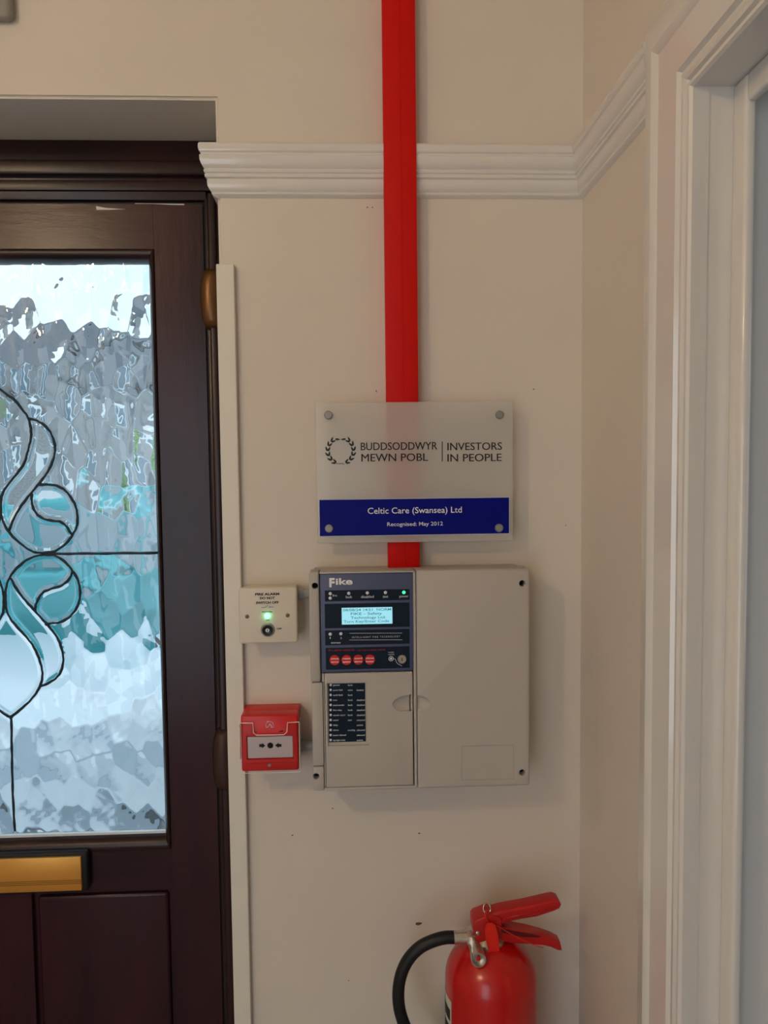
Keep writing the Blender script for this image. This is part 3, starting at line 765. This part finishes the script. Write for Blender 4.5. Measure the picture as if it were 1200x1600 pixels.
# laurel wreath
b = bmesh.new(); cx_, cz_ = at(532.3, 704.2, PD); RW = .0186
def leaf(x, z, ang, L, w):
    pts = []
    for i in range(12):
        a_ = 2*math.pi*i/12; u = math.cos(a_)*L/2; v = math.sin(a_)*w/2*(1-.35*math.cos(a_))
        pts.append((x+u*math.cos(ang)-v*math.sin(ang), z+u*math.sin(ang)+v*math.cos(ang)))
    b.faces.new([b.verts.new((p_[0], -PD-.0002, p_[1])) for p_ in pts])
for s in (1, -1):
    for i in range(7):
        a_ = math.radians(-62+i*22.5); x = RW*math.cos(a_); z = RW*math.sin(a_)
        tg = a_+math.pi/2
        for off, da in ((.0024, -.42), (-.0014, .38)):
            if i == 6 and off > 0: continue
            rr = RW+off
            X_, Z_ = rr*math.cos(a_+.05), rr*math.sin(a_+.05); an = tg+da
            if s < 0: X_ = -X_; an = math.pi-an
            leaf(cx_+X_, cz_+Z_, an, .0072, .0027)
stem = [(-.0068, -.0198), (-.004, -.0190), (-.001, -.0196), (.002, -.0192), (.005, -.0206)]
for u, v in zip(stem, stem[1:]): seg2((cx_+u[0], cz_+u[1]+.0005), (cx_+v[0], cz_+v[1]+.0005), .0009, -PD, bm=b)
obj('wreath_emblem', b, black_m, pl)
for px, py in ((513, 648.5), (781, 648), (514, 826), (780, 825)):
    x, z = at(px, py, PD+.003)
    obj('fixing_stud', lathe([(.0035, -.038), (.0035, 0), (.0062, 0), (.0062, .0025), (.0050, .0036), (0, .0038)], (x, -PD, z), 28, axis='Y'), steelg_m, pl, smooth=35)

# ================================================================== mains isolator switch
SD = .045
sw = thing('key_isolator_switch', 'white fire alarm key isolator switch with a green light, left of the panel', 'switch', (-.125, 0, 1.289))
obj('pattress_box', box(-.1645, -.0845, -.036, -.0, 1.2915, 1.3705, .002), white_plate_m, sw, smooth=30)
b = box(-.1682, -.0822, -SD, -.034, 1.2890, 1.3725, .0035, 3)
obj('face_plate', b, white_plate_m, sw, smooth=35)
text_obj('plate_lettering', [('FIRE ALARM', 398.7, 436.4, 926.3, 930.0), ('DO NOT', 406, 429.4, 932.5, 936.2), ('SWITCH OFF', 399.9, 435.5, 939.6, 943.3), ('OFF', 432.3, 440.3, 981, 983.4)], black_m, sw, SD, .045)
text_obj('plate_lettering', [('POWER', 409.8, 425.9, 954.8, 957.2), ('ON', 415.6, 421.2, 967.6, 969.8)], black_m, sw, SD, .015)
b = bmesh.new()
for a_, c in (((408, 949.3), (414.7, 949)), ((414.7, 949), (418.5, 945.8)), ((420.9, 946.6), (421.1, 950)), ((421.4, 948.4), (427.8, 948.2))): seg2(at(*a_, SD), at(*c, SD), .0006, -SD, bm=b)
obj('switch_symbol', b, black_m, sw)
x, z = at(418, 962.3, SD)
obj('indicator_light', lathe([(.0038, 0), (.0038, .0015), (.0030, .0032), (.0012, .0044), (0, .0046)], (x, -SD, z), 24, axis='Y'), ledon2_m, sw, smooth=True, label='lit green lamp')
x, z = at(418.3, 984, SD)
obj('key_lock', lathe([(.0105, 0), (.0100, .0018), (.0082, .0024), (.0078, .0016), (.0, .0016)], (x, -SD, z), 32, axis='Y'), steelg_m, sw, smooth=35)
obj('lock_barrel', lathe([(.0074, 0), (.0074, .0028), (.0064, .0034), (.0050, .0026), (0, .0026)], (x, -SD-.0012, z), 32, axis='Y'), mat('black_lock', (22, 30, 30), .3), sw, smooth=35)
obj('keyway', cyl((x, -SD-.004, z), (0, 1, 0), .0028, .0012, 20), steel_m, sw)
obj('keyway_slot', box(x-.0006, x+.0006, -SD-.0052, -SD-.0044, z-.002, z+.002), dark_m, sw)
for px, py in ((386.2, 963.4), (449.5, 961.5)):
    x, z = at(px, py, SD); s_ = obj('plate_screw', lathe([(.0031, 0), (.0030, .0006), (0, .0009)], (x, -SD, z), 20, axis='Y'), brass_m, sw, smooth=40)
    b = bmesh.new(); seg2((x-.0018, z-.0012), (x+.0018, z+.0012), .0007, -SD-.001, bm=b); obj('screw_slot', b, dark_m, s_)
for nm, (px0, py0, px1, py1), lb in (('conduit_coupler', (463, 920.5, 487, 935), 'short grey conduit stub between the isolator switch and the panel'), ('conduit_coupler', (463, 1158, 487, 1173), 'short grey conduit stub between the red call point and the panel')):
    q = rect(px0, py0, px1, py1, .02); zc = (q[2]+q[3])/2; rr = (q[3]-q[2])/2
    b = cyl(((q[0]+q[1])/2, -.018, zc), (1, 0, 0), rr, q[1]-q[0]+.012, 28)
    cyl((q[0]+.006, -.018, zc), (1, 0, 0), rr+.0018, .008, 28, bm=b)
    o = obj(nm, b, grey_m, smooth=40); tag(o, lb, 'conduit')

# ================================================================== call point
KD = .055
KX0, KX1, KZ0, KZ1 = -.1672, -.0834, 1.1008, 1.1850
cp = thing('fire_call_point', 'red manual fire alarm call point with a clear cover, beside the front door', 'call point', ((KX0+KX1)/2, 0, KZ0))
obj('back_box', box(KX0+.0004, KX1-.0004, -.030, 0, KZ0+.0004, KZ1-.0004, .0006, 2), call_m, cp, smooth=30)
body = obj('front_body', box(KX0, KX1, -KD, -.030, KZ0, KZ1, .003, 3), call_m, cp, smooth=30)
q = rect(385.5, 1149.5, 458.5, 1186, KD); cut(body, box(q[0], q[1], -KD-.001, -KD+.003, q[2], q[3]))
q2 = rect(387, 1151, 457.5, 1184.5, KD); obj('frangible_element', box(q2[0], q2[1], -KD+.001, -KD+.004, q2[2], q2[3], .0004, 1), element_m, cp)
q = rect(377, 1191, 467, 1192, KD); cut(body, box(KX0-.001, KX1+.001, -KD-.001, -KD+.0008, q[2], q[3])); sharp(body, 30)
KE = KD-.0008
b = bmesh.new()
def poly(pts, d, bm): bm.faces.new([bm.verts.new((at(x_, y_, d)[0], -d-.0003, at(x_, y_, d)[1])) for x_, y_ in pts])
poly([(405, 1162.8), (409.5, 1162.8), (409.5, 1160.8), (414.8, 1164.9), (409.5, 1169), (409.5, 1167), (405, 1167)], KE, b)
poly([(439.8, 1162.3), (435.5, 1162.3), (435.5, 1160.3), (429.8, 1164.5), (435.5, 1168.6), (435.5, 1166.6), (439.8, 1166.6)], KE, b)
poly([(422.3+4.6*math.cos(i*.314), 1164.7+4.6*math.sin(i*.314)) for i in range(20)], KE, b)
obj('press_symbol', b, black_m, cp)
# house and flame symbol, faint outline
b = bmesh.new()
hs = [(416, 1136.5), (415.5, 1131.5), (417.5, 1128), (421, 1127), (425.5, 1128.5), (427.3, 1132), (427, 1136.3), (423.5, 1136.6), (423, 1133.5), (420.8, 1132), (419, 1136)]
for u, v in zip(hs, hs[1:]+hs[:1]): seg2(at(*u, KD), at(*v, KD), .0005, -KD-.0001, bm=b)
for u, v in (((417, 1127.5), (419.5, 1126)), ((420.5, 1130), (424, 1132.5)), ((424, 1132.5), (425, 1135.5))): seg2(at(*u, KD), at(*v, KD), .0005, -KD-.0001, bm=b)
obj('house_symbol', b, printg_m, cp)
b = bmesh.new(); poly([(398.5, 1143.5), (401, 1142.5), (401, 1144.5)], KD, b); obj('test_mark', b, black_m, cp); b = bmesh.new(); poly([(435.5, 1142.5), (442.5, 1141), (442.5, 1143.2), (436, 1143.6)], KD, b); obj('test_mark', b, black_m, cp)
x, z = at(421, 1195.5, KD); obj('body_screw', lathe([(.0026, 0), (.0024, .0006), (0, .0008)], (x, -KD, z), 18, axis='Y'), steelg_m, cp, smooth=40)
# clear hinged cover: plate with a notched top edge, side cheeks
edge = [(377, 1129.8), (395, 1129.8), (396.2, 1145.5), (400.5, 1148.8), (443.5, 1148.2), (448.2, 1144), (449.3, 1129.2), (466, 1128.4)]
KC = KD+.0035
E3 = [at(x_, y_, KC) for x_, y_ in edge]
E3[0] = (KX0-.0012, E3[0][1]); E3[-1] = (KX1+.0018, E3[-1][1])
out = E3+[(KX1+.0018, KZ0-.001), (KX0-.0012, KZ0-.001)]
b = prism(out, -KC, -KC+.0014)
cc = obj('clear_cover', b, clear_m, cp)
for pth, r in ((E3, .0006), ([(KX0-.0012, KZ0-.001), (KX1+.0018, KZ0-.001)], .0006), ([E3[0], (KX0-.0012, KZ0-.001)], .0004), ([E3[-1], (KX1+.0018, KZ0-.001)], .0005)):
    obj('cover_edge', tube([Vector((p_[0], -KC+.0004, p_[1])) for p_ in pth], r*1.15, 6), clearedge_m, cc)
for xx in (KX0-.0016, KX1+.0010):
    o = obj('cover_cheek', box(xx, xx+.0012, -KC, -.034, KZ0+.02 if xx < -.1 else KZ0, KZ1-.012, .0004, 1), clear_m, cc)
obj('cover_edge', tube([Vector((KX0-.0016, -.040, KZ1-.012)), Vector((KX0-.0016, -KC, KZ1-.016)), Vector((KX0-.0016, -KC, KZ0+.038))], .0007, 6), clearedge_m, cc)
obj('cover_edge', tube([Vector((KX1+.0020, -.036, KZ1-.010)), Vector((KX1+.0020, -.040, KZ0+.050)), Vector((KX1+.0020, -.044, KZ0+.004))], .0005, 6), clearedge_m, cc)

# ================================================================== fitting above the door
q = at(17, 27, .018)
o = obj('wall_fitting', box(q[0]-.22, q[0], -.018, 0, q[1], q[1]+.12, .008, 3), greyfit_m, smooth=30)
tag(o, 'grey plastic fitting on the wall above the door, cut off by the top left corner', 'wall fitting')

# ================================================================== fire extinguisher
EX, EY = .1935, -.100
ER = .0665
EZ = .8035
ex = thing('fire_extinguisher', 'red fire extinguisher with a black hose, hung low in the corner under the panel', 'fire extinguisher', (EX, EY, .42))
prof = [(0, .425), (ER*.8, .425), (ER*.97, .432), (ER, .445), (ER, EZ)]
for i in range(1, 13):
    a_ = math.pi/2*i/12
    rr = ER*math.cos(a_)
    if rr < .015: rr = .015
    prof.append((rr, EZ+.058*math.sin(a_)))
prof += [(.015, EZ+.064), (0, EZ+.064)]
obj('cylinder', lathe(prof, (EX, EY, 0), 72), ext_m, ex, smooth=40)
obj('neck_collar', lathe([(0, EZ+.052), (.0235, EZ+.052), (.0245, EZ+.055), (.0245, EZ+.0595), (.0215, EZ+.062), (.0145, EZ+.067), (.0135, EZ+.080), (0, EZ+.080)], (EX-.005, EY, 0), 40), nickel_m, ex, smooth=35)
VZ = .888
obj('valve_body', box(EX-.022, EX+.012, EY-.013, EY+.013, VZ-.018, VZ+.002, .003, 2), nickel_m, ex, smooth=30)
# pressure port pointing into the room
gx, gz = at(748, 1500, .143)
gb = bmesh.new()
lathe([(.0096, -.028), (.0096, .0), (.0105, .003), (.0108, .016), (.0104, .018), (.0090, .018), (.0086, .012), (0, .012)], (gx, EY-.026, gz), 36, axis='Y', bm=gb)
lathe([(.0, -.030), (.0108, -.030), (.0108, -.004), (.0, -.004)], (gx, EY-.008, gz), 6, axis='Y', bm=gb)
gport = obj('pressure_port', gb, nickel_m, ex, smooth=35)
obj('port_core', lathe([(.0030, 0), (.0030, .003), (0, .0035)], (gx, EY-.038, gz), 16, axis='Y'), call_m, gport, smooth=40)
# hose and fittings
nzx, nzz = at(738, 1464.5, .1); ferx, ferz = at(709, 1464.5, .1); nutx, nutz = at(728, 1464.5, .1)
b = cyl(((nzx+EX-.02)/2, EY, nzz), (1, 0, 0), .0065, abs(EX-.02-nzx)+.012, 24)
cyl((nutx+.0045, EY, nutz), (1, 0, 0), .0104, .0075, 6, bm=b)
obj('hose_nut', b, nickel_m, ex, smooth=25)
b = cyl(((ferx+nutx)/2, EY, ferz), (1, 0, 0), .0088, nutx-ferx+.002, 28)
cyl((ferx+.0015, EY, ferz), (1, 0, 0), .0094, .003, 28, bm=b); cyl((nutx-.004, EY, ferz), (1, 0, 0), .0094, .002, 28, bm=b)
obj('hose_ferrule', b, nickel_m, ex, smooth=30)
hp = [(712, 1464.5), (695, 1465), (675, 1470.5), (655, 1481), (638, 1499), (627, 1522), (622.5, 1548), (624, 1575), (632, 1602), (646, 1632)]
H3 = [Vector((at(x_, y_, .1)[0], EY, at(x_, y_, .1)[1])) for x_, y_ in hp]
H3 += [H3[-1]+Vector((.018, -.0, -.045)), H3[-1]+Vector((.024, 0, -.12)), H3[-1]+Vector((.020, 0, -.18))]
obj('hose', tube(catmull(H3, 8), .0089, 20), rubber_m, ex, smooth=True)
# head and two levers: channel sections seen from the side, extruded across
def plate(pts, half, m, name, bev=.0022, d=.1):
    P_ = [at(x_, y_, d) for x_, y_ in pts]
    return obj(name, prism(P_, EY-half, EY+half, bev=bev, seg=3), m, ex, smooth=40)
plate([(737, 1433), (741, 1428), (754, 1423), (760, 1420), (780, 1424), (781, 1440), (778, 1452), (778, 1463), (757, 1463), (744, 1463), (740, 1453), (737, 1447)], .0165, lever_m, 'valve_head')
top = [(752, 1424), (780, 1416), (820, 1408.5), (855, 1400.5), (864, 1399), (871, 1401.5), (874, 1407), (871.5, 1413), (862, 1417.5), (835, 1424), (800, 1432), (782, 1438), (768, 1440), (752, 1440)]
plate(top, .0125, lever_m, 'carry_handle', .004)
b = bmesh.new()
# ridge along the carrying handle
pa = at(770, 1431, .1); pb = at(866, 1409.5, .1)
obj('handle_rib', tube([Vector((pa[0], EY-.0125, pa[1])), Vector((pb[0], EY-.0120, pb[1]))], .0013, 8), lever_m, ex, smooth=True)
low = [(762, 1446), (778, 1442), (800, 1446), (822, 1450), (845, 1455), (862, 1461), (873, 1467), (875.5, 1479), (869, 1478.5), (858, 1473.5), (845, 1470.5), (825, 1469), (800, 1468), (778, 1464), (762, 1463)]
plate(low, .0105, lever_m, 'squeeze_lever', .0022)
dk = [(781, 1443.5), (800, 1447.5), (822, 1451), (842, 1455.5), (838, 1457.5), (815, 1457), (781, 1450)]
obj('lever_channel_shade', prism([at(x_, y_, .1) for x_, y_ in dk], EY-.0112, EY-.008), mat('lever_inner_shadow_red', (92, 12, 12), .5), ex)  # dark red plate, the shade inside the lever put into its colour
x, z = at(746.5, 1458, .117)
obj('pivot_rivet', lathe([(.0030, 0), (.0030, .0012), (.0018, .0020), (0, .0022)], (x, EY-.0165, z), 18, axis='Y'), steel_m, ex, smooth=40)
# safety pin ring, tie and tag
rx, rz = at(760, 1417, .1)
b = bmesh.new(); R3 = [Vector((rx+.0052*math.cos(t_), EY-.004+.003*math.sin(t_), rz+.0062*math.sin(t_))) for t_ in [i*math.pi/12 for i in range(25)]]
obj('safety_pin_ring', tube(R3, .0010, 8), nickel_m, ex, smooth=True)
tie = [at(759, 1420, .116), at(757.5, 1428, .116), at(760, 1436, .118), at(764, 1442, .118), at(769, 1444.5, .118)]
obj('tag_tie', tube(catmull([Vector((p_[0], -.1185, p_[1])) for p_ in tie], 5), .0011, 8), tag_m, ex, smooth=True)
tail = [at(766, 1443, .118), at(778, 1447, .118), at(800, 1459, .116), at(825, 1470, .114), at(848, 1477.5, .114)]
obj('tag_tie', tube(catmull([Vector((p_[0], -.1185, p_[1])) for p_ in tail], 6), .0007, 6), tag_m, ex, smooth=True)
tg = [(760, 1443), (769, 1441.5), (774, 1445), (777.5, 1457), (779.5, 1470), (780.5, 1485), (774, 1489), (765, 1491.5), (762, 1480), (758.5, 1466), (757.3, 1452)]
obj('tamper_tag', prism([at(x_, y_, .124) for x_, y_ in tg], -.1248, -.1232, bev=.0004, seg=1), tag_m, ex, label='bright red tamper tag')
# label wrapped round the left side of the cylinder
def wrap(a0, a1, z0, z1, r, m, name, parent, n=16):
    b = bmesh.new(); A_ = []; B_ = []
    for i in range(n+1):
        a_ = math.radians(a0+(a1-a0)*i/n); A_.append(b.verts.new((EX+r*math.cos(a_), EY+r*math.sin(a_), z0))); B_.append(b.verts.new((EX+r*math.cos(a_), EY+r*math.sin(a_), z1)))
    for i in range(n): b.faces.new((A_[i], A_[i+1], B_[i+1], B_[i]))
    return obj(name, b, m, parent, smooth=True)
lb = wrap(120, 203, .50, .786, ER+.0004, labelp_m, 'instruction_label', ex)
wrap(150, 200, .755, .772, ER+.0007, black_m, 'label_bar', lb); wrap(150, 198, .728, .748, ER+.0007, black_m, 'label_bar', lb); wrap(150, 200, .690, .720, ER+.0007, black_m, 'label_bar', lb)
# wall bracket behind it
obj('wall_bracket', box(EX-.018, EX+.018, -.036, 0, .60, .78, .003), mat('bracket_black', (30, 28, 28), .5), ex)

# ================================================================== outside, seen through the relief glass
G_Z = -.12
pav_m = mat('pale_paving', (228, 230, 232), .7, vary=(.9, (172, 180, 188), .42, .6), bump=[(30, .3, .01)])
road_m = mat('grey_road', (150, 154, 160), .8, vary=(2, (130, 136, 144), .4, .6))
obj('ground_outside', box(-9, 9, .24, 4.4, G_Z-.1, G_Z), pav_m, kind='structure')
obj('ground_street', box(-18, 12, 4.4, 30, G_Z-.12, G_Z-.04), road_m, kind='structure')
# porch step slab
o = obj('door_step', box(-1.1, -.1, .262, .75, G_Z, -.02, .01), pav_m, kind='structure')
# teal car parked across the view
teal_m = mat('teal_car_paint', (64, 160, 170), .25, coat=.6)
tint_m = mat('car_window_glass', (146, 160, 168), .08)
tyre_m = mat('tyre_black', (28, 28, 30), .7)
hub_m = mat('wheel_hub', (180, 184, 188), .3, metal=.7)
CXc, CYc, CZc = -2.3, 5.2, G_Z-.04
car = thing('car', 'teal hatchback car parked outside, seen through the rippled door glass', 'car', (CXc, CYc, CZc))
def side(pts, y0, y1, m, name, bev=.0, z0=CZc):
    return obj(name, prism([(CXc+a_, z0+b_) for a_, b_ in pts], y0, y1, bev=bev, seg=3), m, car, smooth=35)
side([(-2.0, .25), (-1.98, .62), (-1.9, .86), (-1.2, .96), (-.95, .98), (1.1, .98), (1.75, .94), (1.98, .80), (2.02, .45), (1.98, .25), (1.6, .22), (-1.6, .22)], CYc-.84, CYc+.84, teal_m, 'car_body', .06)
side([(-1.15, .95), (-.45, 1.42), (.15, 1.50), (.95, 1.47), (1.45, 1.30), (1.78, .94)], CYc-.70, CYc+.70, teal_m, 'cabin', .05)
for pts in ([(-.95, 1.0), (-.42, 1.36), (-.02, 1.41), (-.02, 1.0)], [(.05, 1.0), (.05, 1.42), (.72, 1.41), (.80, 1.0)], [(.88, 1.0), (.80, 1.40), (1.05, 1.36), (1.42, 1.0)]):
    side(pts, CYc-.716, CYc-.69, tint_m, 'car_window', .004)
for wx in (-1.28, 1.25):
    w_o = obj('wheel', cyl((CXc+wx, CYc-.78, CZc+.31), (0, 1, 0), .31, .2, 32, bev=.02), tyre_m, car, smooth=40)
    obj('wheel_hub', cyl((CXc+wx, CYc-.885, CZc+.31), (0, 1, 0), .19, .02, 20), hub_m, w_o)
    obj('wheel', cyl((CXc+wx, CYc+.74, CZc+.31), (0, 1, 0), .31, .2, 32), tyre_m, car, smooth=40)
obj('door_handle', box(CXc-.3, CXc-.15, CYc-.86, CYc-.835, CZc+.84, CZc+.87, .005), teal_m, car)
obj('bumper', box(CXc-2.05, CXc-1.85, CYc-.8, CYc+.8, CZc+.25, CZc+.5, .03), tint_m, car)
# silver car bonnet nearer the house
silver_m = mat('silver_car_paint', (206, 212, 220), .3, coat=.4)
car2 = thing('car', 'pale silver car parked nearest the front door, below the teal car in the glass', 'car', (-1.3, 3.0, G_Z))
def side2(pts, y0, y1, m, name, bev=.0):
    return obj(name, prism([(-1.3+a_, G_Z+b_) for a_, b_ in pts], y0, y1, bev=bev, seg=4), m, car2, smooth=35)
side2([(-2.0, .09), (-2.0, .50), (-1.85, .62), (1.75, .62), (2.0, .5), (2.0, .09)], 2.15, 3.85, silver_m, 'car_body', .09)
for wx in (-1.3, 1.3):
    obj('wheel', cyl((-1.3+wx, 2.2, G_Z+.3), (0, 1, 0), .3, .2, 28), tyre_m, car2, smooth=40); obj('wheel', cyl((-1.3+wx, 3.8, G_Z+.3), (0, 1, 0), .3, .2, 28), tyre_m, car2, smooth=40)
side2([(-1.95, .38), (-1.95, .50), (1.95, .50), (1.95, .38)], 2.13, 2.2, mat('grey_side_strip', (172, 184, 196), .5), 'side_strip', .01)
side2([(-1.97, .09), (-1.97, .17), (1.97, .17), (1.97, .09)], 2.12, 2.2, mat('grey_sill_strip', (138, 150, 162), .5), 'side_strip', .01)
# terraced house over the road
render_m = mat('grey_pebbledash', (172, 173, 175), .9, vary=(30, (146, 148, 152), .4, .6), bump=[(60, .6, .02)])
render2_m = mat('cream_render', (232, 218, 196), .85)
slate_roof_m = mat('slate_roof', (104, 108, 118), .7, vary=(12, (84, 90, 100), .4, .6))
white_m = mat('white_upvc', (240, 242, 244), .4)
pane_m = mat('house_window_pane', (120, 140, 155), .1)
brick_m = mat('orange_brick', (214, 140, 96), .9)
def house(x0, x1, yf, zt, zr, m, lab):
    h_ = thing('street_house', lab, 'building', ((x0+x1)/2, yf, G_Z), 'terraced houses across the street')
    obj('house_wall', box(x0, x1, yf, yf+6, G_Z-.05, zt), m, h_)
    b = bmesh.new(); v = [b.verts.new(c) for c in ((x0, yf-.3, zt), (x1, yf-.3, zt), (x1, yf+3, zr), (x0, yf+3, zr), (x0, yf+6.3, zt), (x1, yf+6.3, zt))]
    b.faces.new((v[0], v[1], v[2], v[3])); b.faces.new((v[3], v[2], v[5], v[4])); b.faces.new((v[0], v[3], v[4])); b.faces.new((v[1], v[5], v[2])); b.faces.new((v[0], v[4], v[5], v[1]))
    obj('roof', b, slate_roof_m, h_)
    obj('chimney', box(x0+.3, x0+.9, yf+2.7, yf+3.3, zr-.5, zr+.5), m, h_)
    w = x1-x0
    for (fx, z0, z1, ww) in ((.28, .75, 2.0, 1.3), (.25, 3.0, 4.1, 1.1), (.74, 3.0, 4.1, 1.0)):
        cxw = x0+w*fx
        f_ = obj('window_frame', box(cxw-ww/2, cxw+ww/2, yf-.06, yf+.02, z0, z1, .01, 1), white_m, h_)
        for s_ in (-1, 1): obj('pane', box(cxw+s_*ww/4-ww/4+.07, cxw+s_*ww/4+ww/4-.07, yf-.075, yf-.055, z0+.08, z1-.08), pane_m, f_)
        obj('window_sill', box(cxw-ww/2-.06, cxw+ww/2+.06, yf-.14, yf, z0-.08, z0), white_m, h_)
    d_ = obj('house_door', box(x0+w*.74-.45, x0+w*.74+.45, yf-.05, yf+.02, G_Z-.04, 2.0), white_m, h_)
    obj('pane', box(x0+w*.74-.28, x0+w*.74+.28, yf-.065, yf-.045, 1.1, 1.85), pane_m, d_)
for k, (x0, x1, m, lb_) in enumerate(((-15.5, -11.02, render2_m, 'cream rendered house at the left end of the row across the street'), (-11, -6.52, render_m, 'grey pebbledash house across the street, seen through the left half of the door glass'),
            (-6.5, -2.02, render_m, 'grey pebbledash house across the street, behind the teal car and the green hedge'), (-2, 2.5, render2_m, 'cream rendered house at the right end of the row across the street'))):
    house(x0, x1, 19, 4.2, 5.7, m, lb_)
# hedge on the right
hedge_m = mat('hedge_green', (128, 160, 104), .8, vary=(14, (70, 112, 58), .4, .6), bump=[(25, .8, .03)])
b = bmesh.new(); bmesh.ops.create_grid(b, x_segments=1, y_segments=1, size=.001); b.clear()
rg = random.Random(2)
for i in range(60):
    bmesh.ops.create_icosphere(b, subdivisions=2, radius=rg.uniform(.16, .3), matrix=Matrix.Translation((rg.uniform(-2.35, -.9), 8.2+rg.uniform(-.2, .2), rg.uniform(.1, 1.75))))
hd = obj('hedge', b, hedge_m, smooth=True); tag(hd, 'green garden hedge across the road, at the right edge of the door glass', 'hedge'); hd.location.z = 0
b = box(-5.5, -2.5, 7.6, 7.75, G_Z-.04, .75, .01); gw = obj('garden_wall', b, white_m); tag(gw, 'low white garden wall behind the teal car', 'garden wall')
